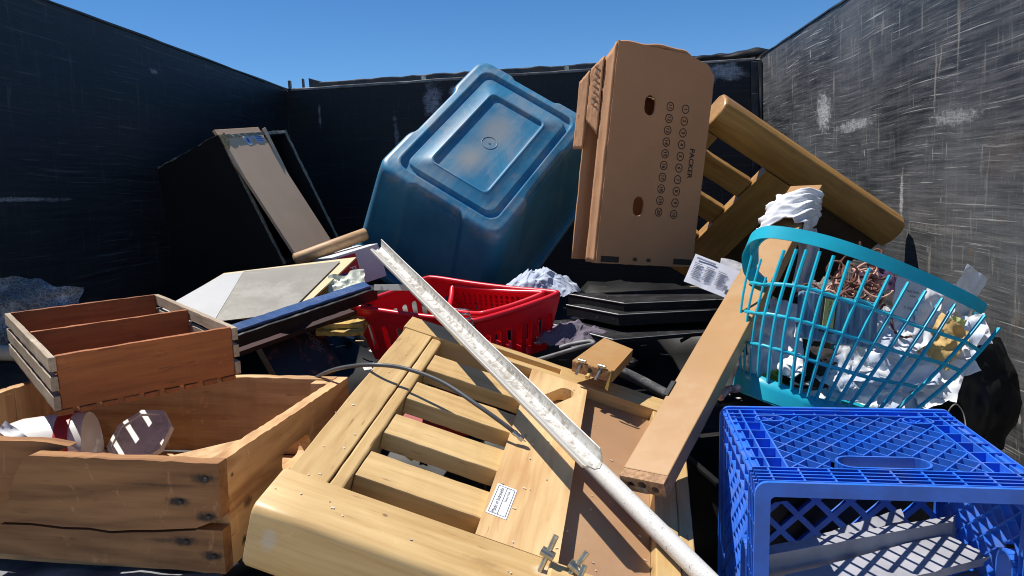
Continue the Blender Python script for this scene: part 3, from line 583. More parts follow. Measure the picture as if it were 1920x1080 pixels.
a2M = away(1.07) @ mat4([[0.803, 0.5927, -0.0619], [0.2689, -0.4531, -0.8499], [-0.5318, 0.6659, -0.5232]], (0.5108, 1.9091, 1.3245))
a2 = thing('bed_panel', 'amber varnished wood slatted bed end propped on its edge against the right wall', 'bed panel', a2M)
b = MB(); prof = [(0.0, 0.012), (0.03, 0.020), (0.06, 0.018), (0.078, 0.006), (0.083, -0.015), (0.080, -0.045), (0.066, -0.058), (0.0, -0.058)]
b.loft([[Vector((x, y, z)) for y, z in prof] for x in (-0.20, -0.14, -0.06, 0.04, 0.14, 0.24, 0.34, 0.402)], True, True, True)
b.build('top_rail', arm2_wood(0), a2, 0.007, smooth=40, seg=3)
MB().plank(0.0, 0.098, -0.37, -0.0015, -0.02, 0.010, 1, 12, 0.0006).build('stile', arm2_wood(1), a2, 0.0025)
MB().plank(0.099, 0.40, -0.075, -0.0015, -0.05, -0.008, 0, 10, 0.0008).build('lower_block', wood('shade_dark_wood', 0, (0.03, 0.017, 0.009), (0.07, 0.04, 0.02), (0.02, 0.01, 0.005), 0.4, 0.6), a2, 0.003)  # the rail's side in shadow, built as a block with the shade in its colour
MB().plank(0.099, 0.40, -0.30, -0.0765, -0.03, -0.02, 0, 10, 0.0008).build('infill_panel', wood('shade_dark_wood', 0, (0.03, 0.017, 0.009), (0.07, 0.04, 0.02)), a2, 0.003)  # panel below takes the same colour, darkened for shade
MB().tube([(0.165, -0.035, -0.012), (0.165, -0.035, -0.0065)], 0.011, 14).build('hole_plug', BLACK, a2, smooth=40)
for y0, y1 in ((-0.102, -0.048), (-0.201, -0.147), (-0.300, -0.246)):
    MB().plank(-0.155, -0.0006, y0, y1, -0.022, 0.002, 0, 10, 0.0005, 2).build('slat', arm2_wood(0), a2, 0.003)
MB().plank(-0.20, -0.1555, -0.30, -0.0015, -0.02, 0.008, 1, 12, 0.0006).build('stile', arm2_wood(1), a2, 0.0025)

# ------------------------------------------------------------------ long tan board and the short offcut with bolts
bdM = away(KA) @ mat4([[0.8475, 0.4864, -0.2125], [-0.5308, 0.7723, -0.3491], [-0.0057, 0.4086, 0.9127]], (0.0569, 0.9093, 0.9401))
bd = thing('long_board', 'long tan laminated board leaning from the front up to the right', 'board', bdM)
BW_, BL_ = 0.0615, 0.8376
MB().plank(0, BW_, 0.014, BL_, -0.0235, 0.0, 1, 24, 0.0003).build('board_body', TAN, bd, 0.0016)
ECT = Matrix(((1, 0, 0, 0), (0, 0, -1, 0), (0, 1, 0, 0), (0, 0, 0, 1)))
MB().shape([(0.0006, -0.023), (BW_ - 0.0006, -0.023), (BW_ - 0.0006, -0.0006), (0.0006, -0.0006)], [capsule(0.014, -0.013, 0.0105, 0.010), capsule(0.030, -0.010, 0.0115, 0.011), capsule(0.047, -0.014, 0.0105, 0.010)], 0.0139, ECT).build('drilled_end', TANCORE, bd, 0.0005)
MB().box(-0.004, 0.004, 0.16, 0.192, -0.014, 0.0018).build('clip', BLACK, bd, 0.001)
MB().shape([(0.012, -0.0235), (0.036, -0.0235), (0.036, -0.014), (0.012, -0.014)], [], 0.0006, Matrix.Translation((0, -0.0008, 0)) @ ECT).build('chipped_core', CHIP, bd)

om, outl = slab_frame([(1073, 676), (1150, 697), (1187, 655), (1133, 633)], at(1120, 668, 1.215 * KA), (0.12, -0.25, 1))
ob = thing('board_offcut', 'short tan board offcut with bolts in its drilled end, on the wood panel', 'board', om)
(x0, y0), (x1, y1), (x2, y2), (x3, y3) = outl
MB().shape(outl, [], 0.021).build('board_body', TAN, ob, 0.0015)
eM = Matrix.Translation((0, -0.0006, 0))
MB().box(0.001, x1 - 0.001, -0.0015, -0.0002, -0.0205, -0.0008).build('raw_end', TANCORE, ob)
for fx, zz in ((0.22, -0.006), (0.45, -0.009), (0.70, -0.006)):
    MB().tube([(x1 * fx, -0.0018, zz), (x1 * fx, -0.0023, zz)], 0.0042, 12).build('drill_hole', INK, ob)
for fx in (0.24, 0.72):
    bo = MB().tube([(x1 * fx, 0.004, 0.003), (x1 * fx - 0.006, -0.010, -0.020)], 0.0028, 8).build('bolt', STEEL, ob, smooth=40)
    MB().tube([(x1 * fx - 0.007, 0.002, 0.003), (x1 * fx + 0.007, 0.000, 0.004)], 0.0036, 10).build('barrel_nut', STEEL, bo, smooth=40)
MB().tube([(x1 * 0.46, -0.002, -0.016), (x1 * 0.46, -0.014, -0.018)], 0.0042, 12).build('dowel', arm_wood(1), ob, smooth=40)
MB().add([(x1 * 0.97, -0.004, 0.004), (x1 * 1.03, 0.0, 0.002), (x1 * 0.98, -0.016, -0.03), (x1 * 0.90, -0.014, -0.028), (x1 * 0.985, -0.006, 0.004), (x1 * 1.04, -0.002, 0.002), (x1 * 0.99, -0.018, -0.03), (x1 * 0.91, -0.016, -0.028)], [(0, 1, 2, 3), (4, 7, 6, 5), (0, 4, 5, 1), (1, 5, 6, 2), (2, 6, 7, 3), (3, 7, 4, 0)]).build('brass_bracket', plain('brass', (0.6, 0.45, 0.15), 0.3, 0.2, metal=0.9), ob)

# ------------------------------------------------------------------ large broken crate, front left
bcM = mat4([[0.996, 0.0798, 0.0406], [-0.0802, 0.9968, 0.0077], [-0.0399, -0.0109, 0.9991]], (-0.4258, 0.8401, 0.9959))
bc = thing('wooden_crate', 'large weathered wooden crate with a cracked front board and rusty nails', 'crate', bcM)
nails = [(-0.017, -0.020), (-0.052, -0.050), (-0.016, -0.068), (-0.048, -0.101), (-0.012, -0.118)]
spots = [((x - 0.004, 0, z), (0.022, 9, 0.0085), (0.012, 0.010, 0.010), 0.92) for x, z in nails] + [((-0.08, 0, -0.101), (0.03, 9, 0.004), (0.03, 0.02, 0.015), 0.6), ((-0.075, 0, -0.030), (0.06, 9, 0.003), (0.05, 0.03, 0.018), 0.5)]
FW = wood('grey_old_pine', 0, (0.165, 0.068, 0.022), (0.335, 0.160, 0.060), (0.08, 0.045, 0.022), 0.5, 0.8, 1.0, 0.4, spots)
crack = [(-0.305, -0.0905), (-0.26, -0.0895), (-0.215, -0.0925), (-0.18, -0.0915), (-0.15, -0.0945), (-0.12, -0.0915), (-0.09, -0.0900), (-0.06, -0.0870), (-0.034, -0.0845)]
jag = [(-0.311, -0.088), (-0.302, -0.074), (-0.298, -0.064), (-0.287, -0.057), (-0.289, -0.049), (-0.281, -0.036), (-0.277, -0.024), (-0.270, -0.016), (-0.266, -0.006), (-0.255, 0.0005)]
up = jag + ragged((-0.25, 0.001), (0.0, 0.0), 24, 0.0008, 11) + ragged((-0.0005, 0), (-0.0005, -0.083), 6, 0.0003, 12) + [(-0.0345, -0.0832)] + [(x, z + 0.0016) for x, z in reversed(crack[:-1])]
lo = [(x, z - 0.0016) for x, z in crack] + [(-0.0345, -0.0848), (-0.0005, -0.0846)] + ragged((-0.0005, -0.085), (0.001, -0.140), 5, 0.0004, 13) + ragged((0.001, -0.141), (-0.33, -0.131), 24, 0.0009, 14) + [(-0.335, -0.118), (-0.322, -0.104)]
MB().shape(up, [], 0.019, TF).build('front_board', FW, bc, 0.0012)
MB().shape(lo, [], 0.019, TF).build('front_board', FW, bc, 0.0012)
lp = [(-0.60, -0.13), (-0.60, 0.009)] + ragged((-0.595, 0.009), (-0.235, 0.0065), 16, 0.0008, 15) + [(-0.226, 0.002), (-0.245, -0.006), (-0.262, -0.02), (-0.275, -0.05), (-0.30, -0.09), (-0.31, -0.13)]
MB().shape(lp, [], 0.017, Matrix.Translation((0, 0.034, 0)) @ TF).build('front_board', FW, bc, 0.0012)
b = MB()
for x, z in nails: b.tube([(x, -0.0028, z), (x, -0.0002, z)], [0.0028, 0.0036], 10)
nl = plain('rusty_nail', (0.05, 0.042, 0.04), 0.6, 0.4, metal=0.5, scale=90)
for x, z in nails: MB().tube([(x, -0.0026, z), (x, -0.0002, z)], [0.0026, 0.0036], 10).build('nail', nl, bc, smooth=40)
RT = Matrix(((0, 0, 1, 0), (1, 0, 0, 0), (0, 1, 0, 0), (0, 0, 0, 1)))      # outline x,y -> local y,z facing +x
so_ = ragged((0.0195, -0.140), (0.4347, -0.140), 30, 0.0008, 21) + ragged((0.4347, -0.14), (0.4347, 0), 6, 0.0006, 22) + ragged((0.4347, 0.0), (0.0195, 0.0), 40, 0.0009, 23) + ragged((0.0195, 0.0), (0.0195, -0.14), 8, 0.0004, 24)
rsp = [((0, 0.065, -0.075), (9, 0.016, 0.010), (0.07, 0.03, 0.012), 0.8), ((0, 0.03, -0.025), (9, 0.006, 0.004), (0.03, 0.02, 0.014), 0.9), ((0, 0.05, -0.12), (9, 0.010, 0.008), (0.05, 0.025, 0.012), 0.9), ((0, 0.09, -0.125), (9, 0.011, 0.015), (0.06, 0.026, 0.010), 0.7)]
MB().shape(so_, [capsule(0.215, -0.062, 0.10, 0.034)], 0.019, RT).build('side_board', wood('orange_old_pine', 1, (0.34, 0.165, 0.062), (0.62, 0.37, 0.17), (0.10, 0.045, 0.015), 0.5, 0.7, 1.6, 0.25, rsp), bc, 0.0012)
MB().plank(-0.562, -0.0195, 0.416, 0.4345, -0.14, 0.001, 0, 30, 0.0010).build('back_board', crate_wood(0), bc, 0.0012)
for y0, y1 in ((0.02, 0.16), (0.162, 0.30), (0.302, 0.4155)):
    MB().plank(-0.562, -0.543, y0, y1, -0.14, 0.002, 1, 12, 0.001, 3).build('side_board', crate_wood(2), bc, 0.0012)
for k in range(4): MB().plank(-0.561, -0.02, 0.022 + k * 0.0985, 0.118 + k * 0.0985, -0.152, -0.1405, 0, 12, 0.0008, k).build('bottom_board', crate_wood(0), bc, 0.0012)
MB().plank(-0.052, -0.0195, 0.395, 0.4155, -0.139, -0.002, 2, 8, 0.001).build('corner_block', crate_wood(2), bc, 0.001)
MB().add([(-0.0195, 0.0195, -0.002), (-0.0195, 0.10, -0.002), (-0.085, 0.0195, -0.002), (-0.0195, 0.0195, -0.13), (-0.0195, 0.10, -0.13), (-0.085, 0.0195, -0.13)], [(0, 1, 2), (3, 5, 4), (0, 3, 4, 1), (1, 4, 5, 2), (2, 5, 3, 0)]).build('corner_block', crate_wood(2), bc, 0.001)

# ------------------------------------------------------------------ small slatted crate
scM = mat4([[0.7178, -0.6953, 0.0369], [0.6962, 0.7163, -0.0461], [0.0057, 0.0588, 0.9983]], (-0.6948, 0.9528, 1.1142))
sc = thing('small_crate', 'small dark brown slatted wooden crate with a middle divider, on the large crate', 'crate', scM)
a_, b_, h_ = 0.24, 0.415, 0.0765
EDGE = wood('grey_end_grain', 1, (0.20, 0.15, 0.105), (0.44, 0.36, 0.27), (0.10, 0.07, 0.05), 0.8, 0.85, 0.4, 0.3)
MB().plank(0.0005, a_ - 0.0005, 0, 0.009, -h_, 0, 0, 20, 0.0005).build('end_board', brown_wood(0), sc, 0.0008)
MB().plank(0.0005, a_ - 0.0005, b_ - 0.009, b_, -h_, 0, 0, 20, 0.0005).build('end_board', brown_wood(0), sc, 0.0008)
MB().plank(0.001, a_ - 0.001, 0.205, 0.214, -h_ + 0.002, -0.0015, 0, 20, 0.0005).build('divider', brown_wood(0), sc, 0.0008)
for k in range(3):
    z1 = -0.001 - k * 0.0275
    MB().plank(-0.009, 0.0, -0.002, b_ + 0.002, z1 - 0.020, z1, 1, 24, 0.0005, k).build('side_slat', EDGE, sc, 0.0008)
    MB().plank(a_, a_ + 0.009, -0.002, b_ + 0.002, z1 - 0.020, z1, 1, 24, 0.0005, k + 5).build('side_slat', EDGE, sc, 0.0008)
for k in range(9): MB().plank(-0.006 + k * 0.0282, 0.014 + k * 0.0282, -0.002, b_ + 0.001, -h_ - 0.008, -h_ - 0.0004, 1, 16, 0.0006, k + 20).build('bottom_slat', brown_wood(1), sc, 0.0012)

# ------------------------------------------------------------------ blue milk crate and the slates in it
mcM = mat4([[0.9969, 0.072, 0.0302], [-0.0715, 0.9973, -0.0177], [-0.0314, 0.0155, 0.9994]], (0.2137, 0.8578, 0.9469))
mc = thing('milk_crate', 'bright blue plastic milk crate on its side, open end facing the front', 'crate', mcM)
BLUE = plain('blue_plastic', (0.016, 0.135, 0.64), 0.45, 0.16, 0.38, (0.13, 0.14, 0.17), scale=21, scratch=0.22)
MW, MD, HT = 0.33, 0.28, 0.014
def rib(b, p0, q0, p1, q1, th, h0, h1, f):
    d = Vector((p1 - p0, q1 - q0)); l = d.length
    if l < 1e-6: return
    n = Vector((-d.y, d.x)) / l * th / 2
    vs = [f(x, y, h) for h in (h0, h1) for x, y in ((p0 + n.x, q0 + n.y), (p1 + n.x, q1 + n.y), (p1 - n.x, q1 - n.y), (p0 - n.x, q0 - n.y))]
    b.add(vs, [(0, 3, 2, 1), (4, 5, 6, 7), (0, 1, 5, 4), (1, 2, 6, 5), (2, 3, 7, 6), (3, 0, 4, 7)])
def crate_wall(f, name):
    b = MB(); t = 0.0022; e = 0.0006
    for q in (0.007, 0.017, 0.027, 0.037, 0.048): rib(b, 0.004, q, MW - 0.004, q, t, -HT, 0, f)
    for k in range(9): p = 0.0225 + k * 0.0356; rib(b, p, 0.003, p, 0.048, t, -HT, -e, f)
    for q in (0.2785, 0.258): rib(b, 0.004, q, MW - 0.004, q, 0.003, -HT, 0, f)
    for k in range(7): p = 0.075 + k * 0.03; rib(b, p, 0.258, p, 0.2785, t, -HT, -0.004, f)
    for p in (0.006, 0.025, 0.047, MW - 0.047, MW - 0.025, MW - 0.006): rib(b, p, 0.048, p, 0.2785, t, -HT, -e, f)
    for q in (0.083, 0.118, 0.153, 0.188, 0.223, 0.245):
        rib(b, 0.004, q, 0.047, q, t, -HT, -2 * e, f); rib(b, MW - 0.047, q, MW - 0.004, q, t, -HT, -2 * e, f)
    hx0, hx1, hy0, hy1 = 0.110, 0.220, 0.052, 0.090; a = 0.236 / 16; c = 0.21 / 12
    for i in range(17):
        for j in range(13):
            if (i + j) % 2: continue
            for di in (-1, 1):
                i2, j2 = i + di, j + 1
                if not (0 <= i2 <= 16 and j2 <= 12): continue
                p0, q0, p1, q1 = 0.047 + i * a, 0.048 + j * c, 0.047 + i2 * a, 0.048 + j2 * c
                mx, my = (p0 + p1) / 2, (q0 + q1) / 2
                if hx0 - 0.004 < mx < hx1 + 0.004 and hy0 - 0.02 < my < hy1 + 0.002: continue
                rib(b, p0, q0, p1, q1, 0.0019, -HT, -3 * e - (0.0004 if di > 0 else 0), f)
    cap = capsule((hx0 + hx1) / 2, (hy0 + hy1) / 2, hx1 - hx0, hy1 - hy0)
    for k in range(len(cap)): p, q = cap[k], cap[(k + 1) % len(cap)]; rib(b, p[0], p[1], q[0], q[1], 0.003, -HT - 0.004, e, f)
    for (cx, cy) in ((0.062, 0.238), (MW - 0.062, 0.238)):
        cp = capsule(cx, cy, 0.040, 0.026)
        for k in range(len(cp)): p, q = cp[k], cp[(k + 1) % len(cp)]; rib(b, p[0], p[1], q[0], q[1], 0.0025, -HT, e, f)
        rib(b, cx - 0.02, cy, cx + 0.02, cy, 0.022, -0.008, -0.006, f)
    for (p0, q0, p1, q1) in ((0.003, 0.16, 0.047, 0.16), (MW - 0.047, 0.16, MW - 0.003, 0.16)): rib(b, p0, q0, p1, q1, 0.225, -HT - 0.0015, -HT + 0.001, f)
    rib(b, 0.047, 0.268, MW - 0.047, 0.268, 0.021, -HT - 0.0015, -HT + 0.001, f)
    rib(b, 0.02, 0.024, 0.10, 0.024, 0.044, -HT - 0.0015, -HT + 0.001, f); rib(b, 0.23, 0.024, 0.31, 0.024, 0.044, -HT - 0.0015, -HT + 0.001, f)
    return b.build(name, BLUE, mc)
crate_wall(lambda p, q, h: Vector((p, q, h)), 'side_wall')
crate_wall(lambda p, q, h: Vector((p, q, -MW - h)), 'side_wall')
crate_wall(lambda p, q, h: Vector((-h, q, -p)), 'side_wall')
crate_wall(lambda p, q, h: Vector((MW + h, q, -p)), 'side_wall')
def rr2(h, r, off=0): return [(p.x + MW / 2, p.y - MW / 2) for p in rrect(h, h, r, 0, 2, 6)]
MB().shape(rr2(MW / 2 + 0.001, 0.014), [rr2(MW / 2 - 0.0165, 0.006)], 0.005, Matrix.Translation((0, -0.003, 0)) @ TF).build('opening_rim', BLUE, mc, 0.0012)
MB().shape(rr2(MW / 2 + 0.003, 0.014), [rr2(MW / 2 - 0.014, 0.006)], 0.006, Matrix.Translation((0, MD + 0.0005, 0)) @ TF).build('base_flange', BLUE, mc, 0.0012)
b = MB(); a = (MW - 0.028) / 12
for i in range(13):
    for j in range(13):
        if (i + j) % 2: continue
        for di in (-1, 1):
            if 0 <= i + di <= 12 and j < 12:
                rib(b, 0.014 + i * a, -0.014 - j * a, 0.014 + (i + di) * a, -0.014 - (j + 1) * a, 0.0085, 0, 0.009 + (0.0003 if di > 0 else 0), lambda x, y, h: Vector((x, MD - 0.002 - h, y)))
b.build('base_grid', BLUE, mc)
SLATE = plain('grey_slate', (0.30, 0.30, 0.33), 0.75, 0.18, 0.25, (0.42, 0.42, 0.44), scale=12)
def slate(label, pix, p0, n, th):
    m, ol = slab_frame(pix, p0, n); b_ = MB()
    ol2 = []
    for i in range(len(ol)): ol2 += ragged(ol[i], ol[(i + 1) % len(ol)], 14, 0.0011, i + int(th * 1e4))
    o = b_.shape(ol2, [], th).build('slate_slab', SLATE, None, 0.0012, M=m); return tag(o, label, 'slate', 'slate slabs in the milk crate')
slate('grey slate slab lying flattest and nearest in the blue milk crate, lattice shadow on it', [(1424, 1092), (1640, 1102), (1858, 1042), (1768, 1000)], at(1700, 1040, 0.99), (0.05, -0.12, 1), 0.012)
slate('thick grey slate slab standing on edge across the middle of the blue milk crate', [(1424, 1044), (1446, 1022), (1790, 966), (1786, 978)], at(1600, 1000, 1.015), (0.0, 0.05, 1), 0.040)
slate('tapered dark slate slab furthest back inside the blue milk crate', [(1505, 1012), (1690, 953), (1697, 975), (1540, 1020)], at(1600, 985, 1.07), (0.0, -0.5, 1), 0.02)
slate('lowest grey slate slab under the flat one in the milk crate', [(1600, 1130), (1845, 1064), (1850, 1090), (1700, 1160)], at(1760, 1085, 0.99), (0.05, -0.1, 1), 0.012)

# ------------------------------------------------------------------ white channel, pole, cable
gtM = away(KA * 0.955) @ mat4([[0.8128, -0.5231, -0.2563], [0.3553, 0.7939, -0.4935], [0.4616, 0.31, 0.8311]], (0.0062, 0.8668, 0.9624))
gmt, gn, gb = newmat('dirty_white_vinyl'); gc = coords(gn, False)
g1 = noi(gn, gc, 90, 6, 0.7); g2 = noi(gn, gc, 7, 4, 0.6); gx = nd(gn, 'ShaderNodeSeparateXYZ', {0: gc}).outputs[0]
band = mth(gn, 'MULTIPLY', step(gn, gx, 0.010, 0.020), step(gn, gx, 0.041, 0.030))
gf = mth(gn, 'MULTIPLY', mth(gn, 'MULTIPLY', step(gn, mth(gn, 'ADD', g1, mth(gn, 'MULTIPLY', g2, 0.6)), 0.74, 0.90), band), 0.85)
gcol = mix(gn, gf, mix(gn, g2, (0.54, 0.52, 0.48), (0.64, 0.625, 0.59)), (0.24, 0.21, 0.17)); setc(gn, gb, gcol); gb.inputs['Roughness'].default_value = 0.5; bump(gn, gb, g1, 0.15, 0.001)
gu = thing('vinyl_channel', 'dirty white channel strip lying diagonally across the pale wood panel', 'channel strip', gtM)
prof = [(0.0, 0.004), (0.0025, 0.0075), (0.005, 0.0045), (0.0075, 0.0075), (0.010, 0.004), (0.014, -0.001), (0.022, -0.004), (0.030, -0.003), (0.0365, 0.002), (0.0400, 0.0105), (0.0415, 0.0105), (0.038, 0.0), (0.031, -0.0048), (0.022, -0.0058), (0.013, -0.003), (0.009, 0.002), (0.0, 0.002)]
rings = []
for k in range(31):
    y = 0.7473 * k / 30 + (0.0 if k else 0)
    rings.append([Vector((0.006 + x * 0.76 + 0.0006 * noise.noise(Vector((y * 9, x * 30, 1))), y + (-0.012 * math.sin(max(0, min(1, x / 0.041)) * math.pi) if k == 0 else 0) + (0.008 * (x / 0.04) + 0.004 * math.sin(x * 400) if k == 30 else 0), z + 0.0005 * noise.noise(Vector((y * 14, x * 20, 4))))) for x, z in prof])
MB().loft(rings, True, True, True).build('channel_body', gmt, gu, smooth=35)
pm, pn, pb = newmat('pitted_white_paint'); pc = coords(pn, False)
p1 = noi(pn, pc, 330, 3, 0.6); pcol = mix(pn, mth(pn, 'MULTIPLY', step(pn, p1, 0.60, 0.68), 0.8), mix(pn, noi(pn, pc, 12, 4), (0.55, 0.53, 0.49), (0.66, 0.65, 0.62)), (0.20, 0.18, 0.16))
setc(pn, pb, pcol); pb.inputs['Roughness'].default_value = 0.5; bump(pn, pb, p1, 0.4, 0.001)
P0, P1 = Vector(at(1040, 800, 1.035 * KA)), Vector(at(1352, 1112, 0.80 * KA))
pole = MB().tube([P0.lerp(P1, k / 12) for k in range(13)], 0.0130, 18).build('pole', pm, smooth=40); tag(pole, 'pitted white round pole coming out from under the channel strip, lower centre', 'pole')
m = frame(at(702, 541, 1.50), at(784, 541, 1.46) - at(702, 541, 1.50), UP)
vt = MB(); ln = float(np.linalg.norm(at(784, 541, 1.46) - at(702, 541, 1.50)))
vt.box(0, ln, -0.004, 0.008, 0, 0.0016).box(0, ln * 0.9, 0.0064, 0.008, -0.016, 0.0).build('trim_strip', gmt, None, 0.0004, M=m); tag(bpy.data.objects['trim_strip'], 'short white angle trim strip beside the red basket', 'trim strip')

cab_pts = [(u, v, d * KA) for u, v, d in ((585, 712, 1.20), (615, 697, 1.16), (650, 688, 1.10), (700, 684, 1.055), (760, 691, 1.045), (830, 717, 1.025), (900, 763, 0.995), (950, 799, 0.985), (962, 809, 0.985))]
cb = thing('coaxial_cable', 'thin grey coaxial cable arching over the pale wood panel', 'cable', Matrix.Translation(at(962, 809, 0.985 * KA)))
cp = [Vector(at(*p)) - Vector(at(962, 809, 0.985 * KA)) for p in cab_pts]
MB().tube(spline(cp, 8), 0.0034, 10).build('cable_jacket', plain('grey_rubber', (0.075, 0.078, 0.085), 0.45, 0.15), cb, smooth=60)
c0 = Vector((0, 0, 0)); cdir = (Vector(at(985, 828, 0.985 * KA)) - Vector(at(962, 809, 0.985 * KA))).normalized()
MB().tube([c0, c0 + cdir * 0.006, c0 + cdir * 0.0062, c0 + cdir * 0.012], [0.0043, 0.0043, 0.0038, 0.0038], 12).tube([c0 + cdir * 0.012, c0 + cdir * 0.019], 0.0052, 6).build('connector', plain('nickel', (0.45, 0.46, 0.48), 0.25, 0.1, metal=1.0), cb, smooth=30)
MB().tube([c0 + cdir * 0.018, c0 + cdir * 0.024], 0.0008, 6).build('centre_pin', STEEL, cb)

# ------------------------------------------------------------------ teal laundry basket
TEAL = plain('teal_plastic', (0.018, 0.47, 0.63), 0.36, 0.10, 0.0, trans=0.22)
lbM = Matrix.Translation(Vector(at(1540, 760, 1.30))); lbi = lbM.inverted()
def QN(p): return (p[0], p[1], 1.2 + (p[2] - 1.2) * 0.55)
lk = thing('laundry_basket', 'broken teal plastic laundry basket tipped over and full of papers', 'basket', lbM)
def L(p): return lbi @ Vector(p)
slats = [((1384, 690, 1.44), (1399, 500, 1.52)), ((1389, 695, 1.40), (1412, 470, 1.46)), ((1396, 699, 1.36), (1432, 470, 1.40)), ((1407, 703, 1.32), (1452, 474, 1.35)), ((1421, 707, 1.29), (1470, 470, 1.31)), ((1440, 715, 1.265), (1493, 468, 1.285)), ((1462, 723, 1.245), (1512, 469, 1.265)), ((1484, 731, 1.23), (1537, 472, 1.25)), ((1500, 738, 1.22), (1563, 480, 1.24)),
         ((1514, 744, 1.212), (1592, 490, 1.23)), ((1530, 749, 1.207), (1630, 504, 1.225)), ((1548, 754, 1.203), (1668, 517, 1.225)), ((1567, 759, 1.20), (1703, 530, 1.227)), ((1590, 764, 1.20), (1735, 546, 1.23)), ((1620, 768, 1.20), (1766, 560, 1.235)), ((1647, 770, 1.205), (1790, 571, 1.24)), ((1676, 773, 1.215), (1846, 592, 1.26)), ((1709, 775, 1.23), (1873, 616, 1.28))]
slats = [(QN(a), QN(b)) for a, b in slats]
def wallpt(i, t):
    i = max(0, min(len(slats) - 1, i)); k = int(i); f = i - k; k2 = min(k + 1, len(slats) - 1)
    b0 = np.array(slats[k][0]) * (1 - f) + np.array(slats[k2][0]) * f; t0 = np.array(slats[k][1]) * (1 - f) + np.array(slats[k2][1]) * f
    p = b0 * (1 - t) + t0 * t
    bow = math.sin(math.pi * t); p[2] -= 0.012 * bow; p[0] += (-14 if i < 6 else -14 + 3.2 * (i - 6)) * bow * (0.8 if i < 9 else 0.5)
    return L(at(*p))
for i in range(1, len(slats)):
    top = 1.0 if i not in (2, 3, 0) else (0.93 if i != 3 else 0.8)
    MB().tube([wallpt(i, top * k / 14) for k in range(15)], 0.0038 if i > 3 else 0.0027, 6, flat=0.8).build('basket_slat', TEAL, lk, smooth=60)
for t, i1 in ((0.255, 15.8), (0.50, 16.9), (0.735, 17)):
    segs = [wallpt(1.6 + k * (i1 - 1.6) / 60, t) for k in range(61)]
    MB().tube(segs, 0.0033, 6).build('basket_ring', TEAL, lk, smooth=60)
MB().tube([wallpt(9.9 + 0.1 * k, 0.77 + 0.0 * k) for k in range(2)] + [wallpt(10.5, 0.765), wallpt(11.1, 0.745)], 0.003, 6).build('broken_spur', TEAL, lk, smooth=60)
# rim band: closed loop, near side then far side
near = [(1438, 530, 1.50), (1412, 500, 1.535), (1401, 462, 1.51), (1409, 437, 1.45), (1436, 425, 1.37), (1480, 428, 1.315), (1540, 440, 1.27), (1600, 458, 1.242), (1660, 480, 1.232), (1720, 505, 1.232), (1780, 532, 1.242), (1830, 557, 1.262), (1852, 572, 1.295)]
far = [(1846, 590, 1.40), (1815, 610, 1.52), (1740, 612, 1.60), (1640, 600, 1.60), (1560, 580, 1.50)]
rp = [L(at(*QN(p))) for p in near]; rs = spline(rp, 7)
wallN = (wallpt(9, 1.0) - wallpt(9, 0.2)).normalized()
def band(path, hgt, thick, upv, out):
    """a U-shaped rim strip along path"""
    rings = []
    for i, p in enumerate(path):
        t = (path[min(i + 1, len(path) - 1)] - path[max(i - 1, 0)]).normalized(); u = (upv - t * upv.dot(t)).normalized(); o = t.cross(u) * out
        e = min(1, i / 5 + 0.35, (len(path) - 1 - i) / 4 + 0.45); hh = hgt * e
        pr = [(0, -hh), (0.002, -hh), (0.004, -hh * 0.1), (0.010, 0.0), (0.014, -0.002), (0.015, -hh * 0.55), (0.017, -hh * 0.55), (0.0165, 0.001), (0.010, 0.004), (0.001, 0.002)]
        rings.append([p + o * a * thick + u * c for a, c in pr])
    return MB().loft(rings, True, True, True)
band(rs, 0.021, 1.3, wallN, -1).build('rim', TEAL, lk, smooth=45)
band(spline([L(at(*p)) for p in far], 8), 0.02, 1.0, wallN, -1).build('rim', TEAL, lk, smooth=45)
# solid base band and floor
bot = [L(at(*s[0])) for s in slats]; dn = -wallN
b = MB(); rings = [[], [], [], []]
bs_ = spline(bot, 4)
for i, p in enumerate(bs_):
    q_ = p + dn * (0.034 - 0.004 * math.sin(i * 0.05)); rings[0].append(p + wallN * 0.004); rings[1].append(p + dn * 0.012); rings[2].append(q_); rings[3].append(q_ + (L(at(1560, 715, 1.42)) - q_) * 0.06 + dn * 0.003)
b.loft(rings, False).build('base_band', TEAL, lk, smooth=60, solid=0.0025)
farb = [L(at(*p)) for p in ((1735, 765, 1.36), (1720, 745, 1.48), (1640, 735, 1.54), (1560, 722, 1.50), (1480, 706, 1.42), (1410, 695, 1.36))]
loop = [p + dn * 0.033 for p in bot] + [p + dn * 0.02 for p in farb]
MB().add(loop, [tuple(range(len(loop)))]).build('base_floor', TEAL, lk, solid=0.0025)
farr = [L(at(*p)) for p in far]
fb = spline(farb, 4); ft = spline(farr, 4); n_ = min(len(fb), len(ft))
for i in range(0, n_, 2):
    MB().tube([fb[i].lerp(ft[i], k / 6) for k in range(7)], 0.003, 6).build('basket_slat', TEAL, lk, smooth=60)

